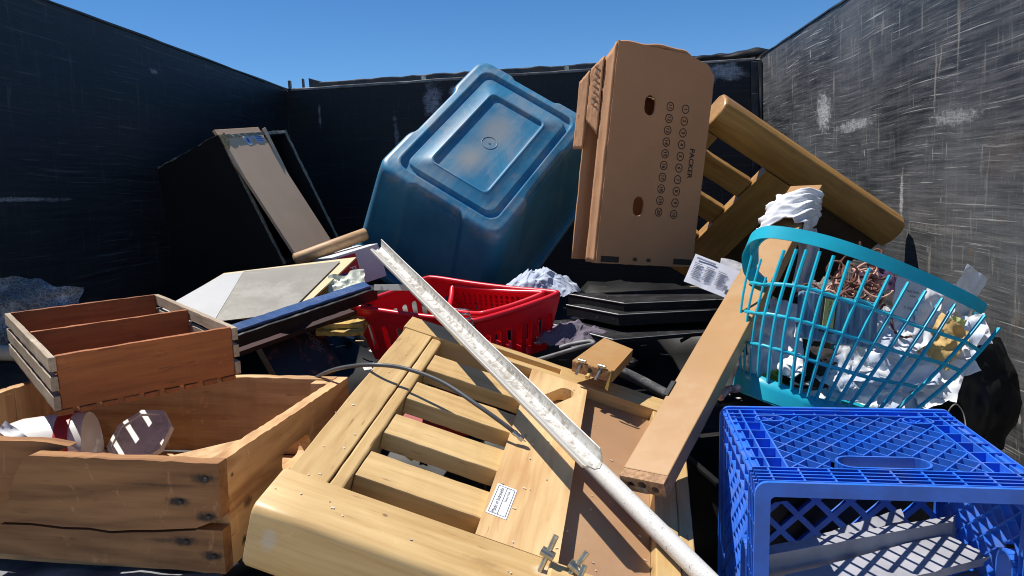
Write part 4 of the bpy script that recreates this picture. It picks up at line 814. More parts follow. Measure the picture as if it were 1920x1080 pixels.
# what is in and on the basket
def paper(name, label, cat, u, v, d, wd, ht, seed, mat, amp=0.1, roll=0, tilt=0, pan=0, group=None, n=16, fold=3.0, solid=0):
    o = sheet(wd, ht, seed, amp, n, fold).build(name, mat, None, smooth=50, M=facing(u, v, d, roll, tilt, pan), solid=solid)
    return tag(o, label, cat, group)
PAPB = plain('bluish_paper', (0.58, 0.64, 0.76), 0.7, 0.05); KRAFT = plain('manila_paper', (0.55, 0.36, 0.13), 0.7, 0.08); YEL = plain('yellow_paper', (0.62, 0.66, 0.25), 0.7, 0.1)
CW = plain('bright_white_cloth', (0.80, 0.80, 0.82), 0.85, 0.04, scale=20)
def cloth_in(u, v):
    q_ = Vector((u * 3, v * 4, 2)); px = 1405 + 105 * u - 10 * v; py = 705 - 145 * v + 25 * (u - 0.5) * v + 8 * noise.noise(q_ * 2)
    dd = 1.285 + 0.03 * (0.5 - u) + 0.15 * v + 0.016 * (0.5 - abs(noise.noise(q_)) * 2) ; return L0 @ Vector(at(px, py, dd))
L0 = Matrix.Translation(-Vector(at(1450, 640, 1.33)))
o = MB().grid(cloth_in, 26, 30).build('white_cloth', CW, None, smooth=180, M=Matrix.Translation(at(1450, 640, 1.33)), solid=0.002); tag(o, 'bright white cloth striped by the slat shadows at the left end of the teal basket', 'cloth')
dm, dn_, db = newmat('worn_denim'); dc = coords(dn_, False)
setc(dn_, db, mix(dn_, step(dn_, noi(dn_, scl(dn_, dc, (160, 14, 14)), 1.0, 4, 0.7), 0.35, 0.65), (0.07, 0.15, 0.25), (0.20, 0.33, 0.45))); db.inputs['Roughness'].default_value = 0.8
bm_ = facing(1562, 592, 1.30, -9, -8, 8)
bk = thing('denim_pouch', 'blue denim covered notebook with a yellow patch inside the teal basket', 'notebook', bm_)
MB().plank(-0.060, 0.085, -0.046, 0.036, -0.016, 0.0, 0, 12, 0.001).build('denim_cover', dm, bk, 0.003)
MB().box(-0.024, 0.004, -0.032, 0.030, 0.0012, 0.0022, Matrix.Rotation(-0.06, 4, 'Z')).build('patch_border', plain('dark_patch', (0.05, 0.05, 0.05), 0.7, 0.1), bk)
MB().box(-0.019, 0.001, -0.028, 0.027, 0.0023, 0.0030, Matrix.Rotation(-0.06, 4, 'Z')).build('patch', plain('olive_yellow_patch', (0.42, 0.42, 0.16), 0.7, 0.1), bk)
MB().text('WEEKLY RECORD', 0.0062, Matrix.Translation((-0.009, 0, 0.0034)) @ Matrix.Rotation(math.pi / 2 - 0.06, 4, 'Z')).build('patch_print', INK, bk)
# knotted braids
br = thing('yarn_braid', 'tangle of brown and pink braided yarn in the teal basket', 'yarn', Matrix.Translation(at(1602, 540, 1.38)))
YA = plain('brown_yarn', (0.16, 0.062, 0.045), 0.9, 0.4, scale=60); YB_ = plain('pink_yarn', (0.55, 0.32, 0.25), 0.9, 0.3, scale=60); r_ = random.Random(3)
for k in range(46):
    c_ = Vector((r_.gauss(0.0, 0.030), r_.gauss(0, 0.025), r_.gauss(0.0, 0.020))); pts = []
    a0 = r_.uniform(0, 6.28); ra = r_.uniform(0.008, 0.020); dx = Vector((r_.uniform(-1, 1), r_.uniform(-0.4, 0.4), r_.uniform(-1, 0.4))) * 0.04
    for s in range(16): t = s / 15; pts.append(c_ + Vector((math.cos(a0 + t * 4.5) * ra, math.sin(a0 + t * 3) * ra * 0.8, math.sin(a0 + t * 5) * ra)) + dx * (t - 0.5))
    MB().tube(pts, [0.0022 + 0.0008 * math.sin(s * 2.4) for s in range(16)], 6).build('yarn_strand', YB_ if k % 3 == 0 else YA, br, smooth=60)
o = heap(at(1640, 545, 1.47), 0.05, 0.04, 0.06, 31, 40).build('purple_cloth', plain('purple_cloth', (0.065, 0.03, 0.075), 0.85, 0.2), smooth=180); tag(o, 'dark purple cloth bundled behind the yarn in the teal basket', 'cloth')
o = heap(at(1545, 560, 1.47), 0.05, 0.04, 0.05, 32, 40).build('grey_cloth', plain('grey_cloth', (0.15, 0.145, 0.14), 0.85, 0.2), smooth=180); tag(o, 'dark grey rag beside the denim notebook in the teal basket', 'cloth')
o = lump(at(1520, 680, 1.36), (0.05, 0.04, 0.03), 33, 0.25).build('dark_cloth', plain('dark_brown_cloth', (0.02, 0.015, 0.014), 0.9, 0.4), smooth=180); tag(o, 'very dark brown cloth in the middle of the teal basket', 'cloth')
o = lump(at(1655, 690, 1.43), (0.10, 0.06, 0.055), 35, 0.22).build('white_bag', plain('clear_white_film', (0.55, 0.56, 0.58), 0.4, 0.1), smooth=60); tag(o, 'crumpled whitish plastic bag low in the teal basket', 'plastic bag')
prt = paper('printed_sheet', 'upright pale blue printed sheet at the upper right of the teal basket', 'paper', 1705, 562, 1.36, 0.075, 0.075, 3, PAPB, 0.03, -10, 0, 20)
prt_ink = MB(); 
for k, (s_, z_) in enumerate((('name, first', 0.014), ('www', 0.006), ('WILDRO X', -0.016))): prt_ink.text(s_, 0.007, Matrix.Translation((0.0, z_, 0.0062)) @ Matrix.Rotation(math.pi, 4, 'Z'), bold=0.0001)
prt_ink.build('print', plain('faded_black_ink', (0.10, 0.12, 0.18), 0.7, 0.1), prt)
paper('white_sheet', 'white paper sheet sticking up above the right end of the teal rim', 'paper', 1812, 545, 1.42, 0.06, 0.085, 5, WHITEP, 0.05, -28, 10, 15)
paper('white_sheet', 'large curled white sheet below the printed sheet in the teal basket', 'paper', 1755, 580, 1.37, 0.075, 0.10, 6, WHITEP, 0.10, -25, -25, 10)
paper('envelope', 'open manila envelope among the papers at the right of the teal basket', 'envelope', 1770, 640, 1.345, 0.060, 0.085, 7, KRAFT, 0.12, -35, -10, -10)
paper('envelope', 'flat manila envelope lying below the papers in the teal basket', 'envelope', 1715, 668, 1.355, 0.095, 0.03, 8, KRAFT, 0.06, -12, -20, 0)
paper('yellow_note', 'yellow green paper scrap beside the manila envelope', 'paper', 1792, 618, 1.355, 0.028, 0.045, 9, YEL, 0.08, -15, 0, 0)
pap_lab = ['creased white sheet right of the denim notebook in the teal basket', 'small creased sheet just below the denim notebook', 'white sheet turned on its corner left of the manila envelope', 'bluish creased sheet in the middle of the teal basket', 'creased sheet below the flat manila envelope', 'creased sheet at the right below the manila envelopes', 'bluish creased sheet at the very bottom of the teal basket', 'creased sheet at the bottom just right of the teal base band', 'tilted creased sheet right of the very dark cloth', 'bluish sheet behind the yellow green scrap', 'creased sheet at the lower right behind the milk crate', 'small sheet poking out past the broken slat ends', 'bluish scrap of paper low at the bottom centre of the teal basket', 'large creased sheet deepest behind the manila envelopes', 'smallest creased scrap at the bottom left of the papers', 'wide sheet spread across the centre below the yarn', 'wide sheet across the lower centre of the teal basket', 'wide bluish sheet at the right above the lowest papers', 'sheet leaning left of centre under the denim notebook', 'flat sheet just below the pale blue printed sheet', 'small flat sheet right of the yarn, at the end of the denim notebook']
for k, (u, v, d, wd, ht, rl, tl, pn_) in enumerate([(1672, 625, 1.34, 0.075, 0.09, -8, -8, 5), (1600, 672, 1.335, 0.055, 0.05, 5, -5, 0), (1700, 625, 1.345, 0.07, 0.07, 30, -12, 0), (1640, 690, 1.33, 0.09, 0.07, -15, -15, 5), (1720, 705, 1.335, 0.08, 0.06, 12, -15, -5), (1785, 680, 1.35, 0.075, 0.06, 20, -12, -12), (1690, 745, 1.315, 0.10, 0.05, 10, -25, 0), (1600, 735, 1.30, 0.08, 0.05, -20, -30, 0),
                                                   (1565, 705, 1.32, 0.06, 0.05, -35, -15, 0), (1800, 640, 1.385, 0.06, 0.09, -20, 0, -20), (1750, 740, 1.32, 0.07, 0.04, 25, -20, -5), (1825, 620, 1.40, 0.05, 0.06, 10, 0, -20), (1655, 750, 1.30, 0.06, 0.045, -25, -30, 0), (1735, 660, 1.38, 0.10, 0.10, 0, -10, 0), (1545, 745, 1.30, 0.05, 0.04, 15, -30, 0), (1690, 690, 1.33, 0.11, 0.085, 14, -5, 0), (1640, 725, 1.315, 0.10, 0.07, -10, -8, 0), (1745, 700, 1.335, 0.10, 0.08, -22, -5, -5), (1590, 700, 1.325, 0.07, 0.07, 24, -5, 5), (1712, 612, 1.36, 0.085, 0.075, 8, 0, 0), (1648, 600, 1.37, 0.06, 0.06, -18, 0, 0)]):
    paper('crumpled_paper', pap_lab[k], 'paper', u, v, d, wd, ht, 40 + k, WHITEP if k % 3 else PAPB, 0.085, rl, tl - 20, pn_, 'creased papers in the teal basket')
paper('candy_wrapper', 'small yellow and green wrapper at the bottom left of the teal basket', 'wrapper', 1450, 712, 1.285, 0.03, 0.028, 70, plain('wrapper_yellow', (0.36, 0.33, 0.04), 0.35, 0.4, scale=60), 0.2, 20, -10, 0)
paper('green_wrapper', 'teal green wrapper behind the white cloth in the basket', 'wrapper', 1430, 555, 1.40, 0.02, 0.05, 71, plain('wrapper_green', (0.03, 0.28, 0.20), 0.4, 0.3), 0.15, 10, 0, 10)

# ------------------------------------------------------------------ red baskets
RED = plain('red_plastic', (0.66, 0.012, 0.026), 0.34, 0.10, 0.0, trans=0.12, spec=0.5)
rc = [Vector(p) for p in ((-0.464, 1.571, 1.076), (-0.185, 1.483, 1.045), (-0.010, 1.585, 1.081), (-0.309, 1.69, 1.117))]
rbM = frame(sum(rc, Vector()) / 4, rc[1] - rc[0], rc[3] - rc[0]); rbi = rbM.inverted()
def tapered_basket(name, label, M, top, depth, taper, slots, grid_holes=False, mat=RED):
    t = thing(name, label, 'basket', M, None); c = sum(top, Vector()) / 4
    bot = [c + (p - c) * taper + Vector((0, 0, -depth)) for p in top]
    for i in range(4):
        A_, B_, C_, D_ = top[i], top[(i + 1) % 4], bot[(i + 1) % 4], bot[i]
        x = (B_ - A_).normalized(); nrm = x.cross(D_ - A_).normalized(); fm = frame(A_, x, -nrm.cross(x) if (-nrm.cross(x)).dot(D_ - A_) > 0 else nrm.cross(x)); inv = fm.inverted()
        P2 = [(inv @ p) for p in (A_, B_, C_, D_)]; lw_ = P2[1].x; dp = P2[2].y; holes = []
        if grid_holes:
            nx = int(lw_ / 0.013)
            for r in range(4):
                for k in range(1, nx): holes.append([(k * lw_ / nx + sx * 0.0035, dp * (0.32 + 0.15 * r) + sy * 0.0055) for sx, sy in ((-1, -1), (1, -1), (1, 1), (-1, 1))])
            holes = [h for h in holes if all(P2[3].x + 0.012 < q_[0] < P2[2].x - 0.012 for q_ in h)]
        else:
            for k in range(slots):
                f = (k + 0.8) / (slots + 0.6); x_ = lw_ * f; l_ = dp * (0.40 + 0.30 * math.sin(f * math.pi)); xb = x_ + (0.5 - f) * 0.1 * lw_
                cy = dp * 0.30 + l_ / 2; sh = (0.5 - f) * lw_ * (1 - taper) * 0.55
                holes.append(capsule(x_ + sh, cy, l_, 0.013, math.pi / 2 - (0.5 - f) * (1 - taper) * 0.9))
        MB().shape([(p.x, p.y) for p in P2], holes, 0.003, fm).build('basket_wall', mat, t)
    loop = []
    for i in range(4):
        a_, b_ = top[i], top[(i + 1) % 4]; loop += [a_.lerp(b_, 0.06), a_.lerp(b_, 0.35) + Vector((0, 0, -0.003)), a_.lerp(b_, 0.65) + Vector((0, 0, -0.003)), a_.lerp(b_, 0.94)]
    loop = spline(loop + [loop[0]], 5); MB().tube(loop, 0.0065, 8).build('rim', mat, t, smooth=60)
    MB().add([p + Vector((0, 0, 0.001)) for p in bot], [(0, 1, 2, 3)]).build('floor', mat, t, solid=0.003)
    return t
tapered_basket('shopping_basket', 'red plastic basket with tall slots under the white channel strip', rbM, [rbi @ p for p in rc], 0.135, 0.84, 7)
in_top = [rbi @ Vector(at(*p)) for p in ((842, 583, 1.63), (905, 592, 1.57), (1022, 553, 1.605), (850, 540, 1.70))]
tapered_basket('inner_basket', 'smaller red basket with grid holes nested inside the red slotted basket', rbM, [p + Vector((0, 0, 0.004)) for p in in_top], 0.06, 0.9, 0, True)
sp = MB()
for k in range(4):
    b0 = np.array((858 + 3 * k, 586 + 9 * k, 1.50)); pts = [at(b0[0] + 22 * math.cos(a * 0.45) , b0[1] + 4 * math.sin(a * 0.45) - 0.12 * a * 2, 1.50 + 0.01 * math.sin(a * .45)) for a in range(15)]
    sp.tube(pts, 0.0016, 6)
o = sp.build('wire_coil', plain('chromed_wire', (0.55, 0.55, 0.55), 0.25, 0.1, metal=1.0), smooth=60); tag(o, 'small shiny wire coil in the red basket', 'wire coil')

# ------------------------------------------------------------------ framed picture, boards and books, left of centre
pn0, pnN = at(520, 545, 1.62), (0.05, -0.36, 1)
SHW = plain('white_board', (0.43, 0.43, 0.43), 0.4, 0.04, 0.1, (0.5, 0.48, 0.44)); SHG = plain('greyish_film', (0.285, 0.262, 0.212), 0.32, 0.06, 0.12, (0.5, 0.5, 0.5), scale=12, scratch=0.25); CREAM = plain('cream_mat', (0.58, 0.46, 0.26), 0.6, 0.05)
m, ol = slab_frame([(285, 592), (545, 598), (668, 482), (420, 512)], pn0, pnN)
pb_ = thing('picture_board', 'cream edged picture board under a grey film sheet, lying flat left of centre', 'board', m)
MB().shape(ol, [], 0.004).build('mat_board', CREAM, pb_, 0.0005)
inv = m.inverted()
def onm(pix, lift): return [tuple((inv @ Vector(onp(u, v, pn0, pnN)))[:2]) for u, v in pix]
MB().shape(onm([(270, 600), (400, 606), (456, 512), (418, 516)], 0), [], 0.0012, Matrix.Translation((0, 0, 0.0022))).build('white_sheet', SHW, pb_)
MB().shape(onm([(402, 606), (540, 590), (638, 492), (458, 511)], 0), [], 0.0016, Matrix.Translation((0, 0, 0.0036))).build('film_sheet', SHG, pb_)
fa, fbp = Vector(at(415, 640, 1.375)), Vector(at(708, 541, 1.60)); dx = fbp - fa
pfM = frame(fa, dx, Vector((0.5, 1.0, 0.28))); FL = dx.length
pf = thing('framed_picture', 'framed picture with a black side and blue light painted on its edge, propped beside the cream board', 'picture', pfM)
FRB = plain('blue_lit_bevel', (0.05, 0.095, 0.22), 0.22, 0.2, 0.1, (0.3, 0.3, 0.3)); FRK = plain('black_frame_side', (0.010, 0.010, 0.012), 0.4, 0.3, 0.1, (0.2, 0.19, 0.18))  # the bevel's blue is light put into the colour of a dark frame
MB().plank(0, FL, 0, 0.022, -0.026, 0.0, 0, 30, 0.0006).build('frame_side', FRK, pf, 0.0008)
MB().plank(0, FL * 0.97, 0.010, 0.036, 0.0008, 0.006, 0, 30, 0.0006).build('frame_face', FRB, pf, 0.0008)
MB().box(0.0, FL, 0.0225, 0.06, -0.060, -0.050).build('backing', plain('maroon_backing', (0.035, 0.010, 0.010), 0.8, 0.2), pf)
# dowel, carton, papers behind the frame
d0, d1 = Vector(at(552, 488, 1.86)), Vector(at(688, 438, 1.93))
o = MB().tube([d0 + (d1 - d0) * t for t in (0, 0.02, 0.5, 0.98, 1)], [0.013, 0.0165, 0.017, 0.0165, 0.013], 14).build('wooden_rod', wood('pine_rod', 0, (0.36, 0.20, 0.09), (0.58, 0.37, 0.18), (0.2, 0.1, 0.04), 0.4, 0.55), smooth=50); tag(o, 'short rounded pine rod lying behind the cream board near the blue tub', 'rod')
crM = frame(at(622, 483, 1.80), at(690, 462, 1.86) - at(622, 483, 1.80), UP)
ct = thing('carton', 'white and red printed carton wedged between the board and the blue tub', 'carton', crM)
MB().box(0, 0.13, -0.085, 0.0, -0.12, 0).build('carton_body', plain('carton_white', (0.66, 0.66, 0.67), 0.5, 0.05), ct, 0.001)
cf = MB().box(0.004, 0.062, -0.080, -0.006, 0.0004, 0.0012).build('red_print', plain('carton_red', (0.56, 0.02, 0.02), 0.45, 0.05), ct)
MB().shape([(0.0, 0), (0.03, 0.0), (0.036, -0.03), (0.0, -0.034)], [], 0.0004, Matrix.Translation((0.0, -0.046, 0.0018))).build('blue_print', plain('carton_blue', (0.03, 0.10, 0.42), 0.45, 0.05), ct)
MB().text('and', 0.024, Matrix.Translation((0.047, -0.052, 0.0016)) @ RZ, bold=0.0003).build('print', WHITEP, ct)
paper('yellow_sheet', 'crumpled yellowish paper behind the picture frame', 'paper', 620, 535, 1.70, 0.13, 0.07, 80, plain('pale_yellow_sheet', (0.55, 0.47, 0.16), 0.6, 0.25, scale=20), 0.10, 12, -50, 0)
paper('pale_sheet', 'crumpled pale sheet just behind the upper end of the picture frame', 'paper', 650, 528, 1.66, 0.08, 0.05, 81, plain('pale_green_sheet', (0.62, 0.64, 0.52), 0.5, 0.2, scale=20), 0.12, 12, -45, 0)
bkM = frame(at(482, 640, 1.52), at(588, 598, 1.60) - at(482, 640, 1.52), at(482, 640, 1.52) - at(520, 712, 1.50))
bo_ = thing('book', 'dark hardback book with a reddish cover lying open-edge out under the picture frame', 'book', bkM)
bcov, bn_, bb_ = newmat('dark_book_cover'); bco = coords(bn_, False); bf = noi(bn_, bco, 22, 7, 0.7, 1.2)
setc(bn_, bb_, mix(bn_, step(bn_, bf, 0.54, 0.68), (0.016, 0.008, 0.008), (0.22, 0.055, 0.035))); bb_.inputs['Roughness'].default_value = 0.4
cv = MB().box(0, 0.132, -0.12, 0.006, 0.0, 0.002).build('cover', bcov, bo_, 0.0006)
MB().text('Gothic', 0.022, Matrix.Translation((0.108, -0.045, 0.0026)) @ Matrix.Rotation(-math.pi / 2 + 0.1, 4, 'Z')).build('cover_title', plain('dull_silver_ink', (0.16, 0.12, 0.12), 0.5, 0.2), cv)
MB().plank(-0.001, 0.128, -0.118, 0.002, -0.030, -0.0005, 1, 10, 0.0006).build('page_block', wood('book_pages', 1, (0.30, 0.23, 0.14), (0.46, 0.38, 0.26), (0.2, 0.15, 0.1), 0.2, 0.8, 0.2), bo_, 0.001)
MB().box(0, 0.132, -0.12, 0.006, -0.033, -0.031).build('cover', bcov, bo_, 0.0006)
for k, (u, v, dd, ln_, an) in enumerate(((640, 604, 1.60, 0.10, 3), (642, 615, 1.59, 0.10, -1), (650, 596, 1.62, 0.08, 5))):
    o = MB().plank(-ln_ / 2, ln_ / 2, -0.03, 0.03, -0.005, 0.005, 0, 10, 0.0015, k).build('yellow_pad', plain('aged_yellow_paper', (0.46, 0.30, 0.075), 0.7, 0.3, scale=40), None, 0.001, M=facing(u, v, dd, an, -75 + 6 * k, 0)); tag(o, ['middle aged yellow paper pad between the book and the red basket', 'lowest aged yellow paper pad between the book and the red basket', 'uppermost and shortest aged yellow pad between the book and the red basket'][k], 'paper pad', 'yellow paper pads by the red basket')

# ------------------------------------------------------------------ black flat boxes, centre right
for k, (u, v, d, th, n3, lab, wd) in enumerate(((1170, 569, 1.60, 0.025, (0.02, -0.02, 1), 'uppermost of the three black flat metal trays', 0), (1160, 590, 1.575, 0.024, (0.02, -0.02, 1), 'middle black flat metal tray directly under the uppermost one', 1), (1150, 637, 1.52, 0.008, (0.0, -0.06, 1), 'lowest and widest thin black sheet below the stacked trays', 2))):
    P = [Vector(at(u, v, d))]; nn = Vector(n3).normalized(); dl = Vector((-0.62, 0.78, 0)).normalized(); dr = Vector((0.93, -0.02 + 0.05 * k, 0)).normalized() if k < 2 else Vector((0.96, 0.2, 0)).normalized()
    dl = (dl - nn * dl.dot(nn)).normalized(); m = frame(P[0], dr, dl); a_ = 0.30 if k < 2 else 0.34; bb = 0.19 if k == 0 else (0.175 if k == 1 else 0.24)
    t = thing('metal_tray', lab, 'tray', m); sk = (inv_ := m.inverted()).to_3x3() @ dl; sk = Vector((sk.x, sk.y)) * bb
    BT = plain('black_steel_tray', (0.009, 0.009, 0.010), 0.7, 0.3, 0.10, (0.2, 0.19, 0.19), scale=26, scratch=0.3, spec=0.15)
    MB().shape([(0, 0), (a_, 0), (a_ + sk.x, sk.y), (sk.x, sk.y)], [], th).build('tray_body', BT, t, 0.001)
    MB().tube([(0, 0, 0), (sk.x, sk.y, 0)], 0.0014, 6).build('tray_edge', plain('worn_steel_edge', (0.4, 0.4, 0.4), 0.4, 0.3, metal=0.6), t)
    MB().tube([(0, 0, 0), (a_, 0, 0)], 0.0007, 6).build('tray_edge', plain('worn_steel_edge', (0.4, 0.4, 0.4), 0.4, 0.3, metal=0.6), t)
# printed leaflet
lf = sheet(0.105, 0.075, 4, 0.012, 12).build('leaflet', plain('leaflet_paper', (0.62, 0.63, 0.70), 0.5, 0.05), None, smooth=50, M=facing(1338, 519, 1.56, -26, -30, 0)); tag(lf, 'white printed leaflet tucked under the long tan board', 'leaflet')
b = MB(); r_ = random.Random(8)
for c_ in range(3):
    for k in range(9): b.box(-0.046 + c_ * 0.026, -0.046 + c_ * 0.026 + r_.uniform(0.014, 0.021), 0.014 - k * 0.0042, 0.0158 - k * 0.0042, 0.0035, 0.0038)
b.box(-0.046, -0.005, 0.026, 0.030, 0.0035, 0.0038).box(0.026, 0.034, -0.024, -0.012, 0.0035, 0.0038); b.build('print', plain('grey_print', (0.16, 0.17, 0.22), 0.6, 0.1), lf)
paper('white_card', 'plain white card behind the printed leaflet', 'card', 1375, 505, 1.60, 0.06, 0.05, 12, plain('dull_card', (0.42, 0.42, 0.44), 0.6, 0.05), 0.03, -20, -40, 0)
# white cloth tied round the top of the long board
def wrapf(u, v):
    a = 2 * math.pi * u; y = 0.655 + 0.13 * v; q_ = Vector((math.cos(a) * 1.2, math.sin(a) * 1.2, v * 1.2))
    ph = v * 17 + 2.4 * math.sin(a) + 3.0 * noise.noise(q_); fold = 0.009 * (0.5 - abs(math.sin(ph * 0.8))) + 0.0022 * (0.5 - abs(math.sin(ph * 2.3 + 4 * noise.noise(q_ * 2)))) + 0.006 * noise.noise(q_ * 2)
    rx, rz = 0.036 + 0.009 * math.sin(v * math.pi), 0.024 + 0.012 * math.sin(v * math.pi)
    return bdM @ Vector((0.029 + (rx + fold) * math.cos(a), y + 0.022 * math.cos(a) + 0.01 * noise.noise(q_ * 1.5), -0.008 + (rz + fold) * math.sin(a)))
cl = thing('cloth_wrap', 'white cloth tied around the top of the long tan board', 'cloth', Matrix.Translation(Vector(at(1490, 400, 1.42 * KA)))); ci = cl.matrix_world.inverted()
MB().grid(lambda u, v: ci @ wrapf(u, v), 90, 70).build('wrapped_fold', CLOTHW, cl, smooth=180, solid=0.002)
def tail(u, v):
    px = 1492 + 38 * u + 6 * math.sin(v * 5); py = 428 + 120 * v; return ci @ Vector(at(px, py, 1.405 * KA + 0.018 * math.sin(u * 9 + v * 2) + 0.02 * v))
MB().grid(tail, 20, 20).build('hanging_tail', CLOTHW, cl, smooth=180, solid=0.0015)

# ------------------------------------------------------------------ things around the large crate
bw = plain('bubble_film', (0.55, 0.62, 0.72), 0.3, 0.1)
bmm, bnn, bbb = newmat('bubble_wrap'); bc_ = coords(bnn, False); vr = nd(bnn, 'ShaderNodeTexVoronoi', {'Vector': bc_, 'Scale': 95.0}, feature='DISTANCE_TO_EDGE').outputs['Distance']
bbb.inputs['Base Color'].default_value = (0.80, 0.82, 0.85, 1); bbb.inputs['Roughness'].default_value = 0.3
al = mth(bnn, 'ADD', mth(bnn, 'MULTIPLY', step(bnn, vr, 0.14, 0.02), 0.16), mth(bnn, 'ADD', mth(bnn, 'MULTIPLY', step(bnn, noi(bnn, bc_, 16, 5, 0.7, 1.0), 0.5, 0.75), 0.55), 0.20)); bnn.links.new(al, bbb.inputs['Alpha'])
def bub(u, v):
    q_ = Vector((u * 2.5, v * 2.5, 3)); px = -70 + (205 + 20 * v) * u + 7 * noise.noise(q_ * 2.3); py = 648 - v * (112 + 14 * math.sin(u * 3.4) + 10 * noise.noise(Vector((u * 7, 2, 0)))) + 9 * noise.noise(q_ * 1.7)
    return bubi @ Vector(at(px, py, 1.62 + 0.05 * v + 0.05 * noise.noise(q_)))
bubM = Matrix.Translation(at(60, 590, 1.62)); bubi = bubM.inverted()
o = MB().grid(bub, 30, 24).build('bubble_wrap', bmm, None, smooth=180, M=bubM); tag(o, 'crumpled clear bubble wrap by the left wall behind the small crate', 'bubble wrap')
o = MB().tube([at(-60, 658, 1.50), at(60, 664, 1.52), at(140, 668, 1.54)], 0.016, 14).build('beige_tube', plain('beige_pvc', (0.46, 0.42, 0.35), 0.5, 0.1), smooth=50); tag(o, 'beige plastic tube poking out behind the left side of the small crate', 'tube')
m, ol = slab_frame([(-60, 680), (150, 690), (160, 720), (-60, 735)], at(40, 700, 1.50), (0, -0.3, 1)); o = MB().shape(ol, [], 0.02).build('dark_board', plain('dark_green_panel', (0.02, 0.024, 0.022), 0.5, 0.2), None, 0.001, M=m); tag(o, 'dark greenish board below the beige tube at the left edge', 'board')
# jar and tub inside the crate
jm = frame(bcM @ Vector((-0.405, 0.225, -0.078)), Vector((0.93, 0.30, 0.05)), Vector((0, 0, 1)))
jr = thing('plastic_jar', 'clear plastic jar with a torn red label lying in the large crate', 'jar', jm)
JAR, jn, jb = newmat('clear_cloudy_plastic'); jb.inputs['Base Color'].default_value = (0.80, 0.79, 0.76, 1); jb.inputs['Roughness'].default_value = 0.28; jb.inputs['Transmission Weight'].default_value = 0.15; jb.inputs['IOR'].default_value = 1.35
bump(jn, jb, noi(jn, coords(jn, False), 30, 5), 0.2, 0.002)
def lathe(pts, n=28, a0=0, a1=2 * math.pi):
    return [[Vector((x, r * math.cos(a0 + (a1 - a0) * k / n), r * math.sin(a0 + (a1 - a0) * k / n))) for k in range(n)] for x, r in pts]
MB().loft(lathe([(-0.075, 0.0005), (-0.075, 0.030), (-0.072, 0.032), (-0.072, 0.045), (-0.069, 0.047), (-0.068, 0.050), (-0.060, 0.057), (-0.045, 0.060), (0.02, 0.059), (0.05, 0.055), (0.055, 0.0005)])).build('jar_body', JAR, jr, smooth=40)
MB().loft(lathe([(0.012, 0.0598), (0.012, 0.0608), (0.032, 0.0598), (0.032, 0.0585)])).build('red_label', plain('label_red', (0.50, 0.03, 0.02), 0.45, 0.15), jr, smooth=40)
MB().add([(0.0325, 0.03, 0.056), (0.045, 0.015, 0.060), (0.050, -0.01, 0.060), (0.040, -0.03, 0.053), (0.034, -0.02, 0.0605), (0.056, 0.0, 0.055)], [(0, 1, 4), (1, 2, 4), (2, 3, 4), (1, 5, 2)]).build('torn_label', WHITEP, jr, solid=0.0006)
om_ = frame(bcM @ Vector((-0.318, 0.300, -0.075)), Vector((0.98, -0.16, 0.0)), Vector((0.1, 0.75, 0.65)))
oc = thing('octagonal_tub', 'grimy white eight sided plastic lid leaning behind the jar in the large crate', 'lid', om_)
oc8 = [(0.056 * math.cos(math.radians(22.5 + 45 * k)), 0.056 * math.sin(math.radians(22.5 + 45 * k))) for k in range(8)]; oc7 = [(x * 0.86, y * 0.86) for x, y in oc8]
GRW = plain('grimy_white', (0.82, 0.80, 0.75), 0.6, 0.1, 0.4, (0.24, 0.20, 0.15), scale=30)
MB().shape(oc8, [oc7], 0.010).build('raised_edge', GRW, oc, 0.0015); MB().shape(oc7, [], 0.004, Matrix.Translation((0, 0, -0.003))).build('lid_face', GRW, oc)
pbm = bcM @ Vector((-0.50, 0.16, -0.06))
o = lump(pbm, (0.062, 0.05, 0.048), 51, 0.3).build('torn_bag', plain('brown_stained_paper', (0.30, 0.21, 0.13), 0.85, 0.5, scale=30), smooth=60); tag(o, 'stained brown torn paper bag at the left end of the large crate', 'paper bag')
paper('white_wrapper', 'white torn wrapper edge between the paper bag and the jar', 'wrapper', 35, 822, 1.12, 0.075, 0.018, 52, WHITEP, 0.05, -32, -30, 0)
o = sheet(0.44, 0.30, 61, 0.012, 40, 4).build('grey_tarp', plain('grey_blue_tarp', (0.24, 0.25, 0.27), 0.6, 0.5, scale=14), None, smooth=180, M=Matrix.Translation(at(60, 1118, 0.915)) @ Matrix.Rotation(0.03, 4, 'Y')); tag(o, 'grey blue plastic sheet under the large crate at the bottom left', 'plastic sheet')

# ------------------------------------------------------------------ things in the gaps
o = heap(at(1008, 556, 1.83), 0.095, 0.08, 0.085, 71).build('blue_cloth', plain('pale_blue_cloth', (0.42, 0.47, 0.58), 0.85, 0.1, scale=20), smooth=180); tag(o, 'crumpled pale blue cloth between the red basket and the black trays', 'cloth')
o = heap(at(1075, 640, 1.62), 0.085, 0.07, 0.055, 72).build('mauve_cloth', plain('mauve_cloth', (0.14, 0.115, 0.15), 0.9, 0.15), smooth=180); tag(o, 'dull mauve cloth lying right of the red basket', 'cloth')
hs = spline([at(1005, 676, 1.46), at(1045, 664, 1.48), at(1085, 652, 1.49), at(1112, 645, 1.51), at(1105, 640, 1.53), at(1070, 646, 1.55), at(1050, 652, 1.56)], 6)
o = MB().tube(hs, 0.0045, 8).build('grey_hose', plain('grey_hose', (0.20, 0.20, 0.20), 0.5, 0.3, scale=40), smooth=60); tag(o, 'thin grey hose bent double left of the board offcut', 'hose')
ty = spline([at(1150, 690, 1.46), at(1185, 706, 1.46), at(1220, 724, 1.45), at(1262, 748, 1.43), at(1290, 775, 1.41)], 6)
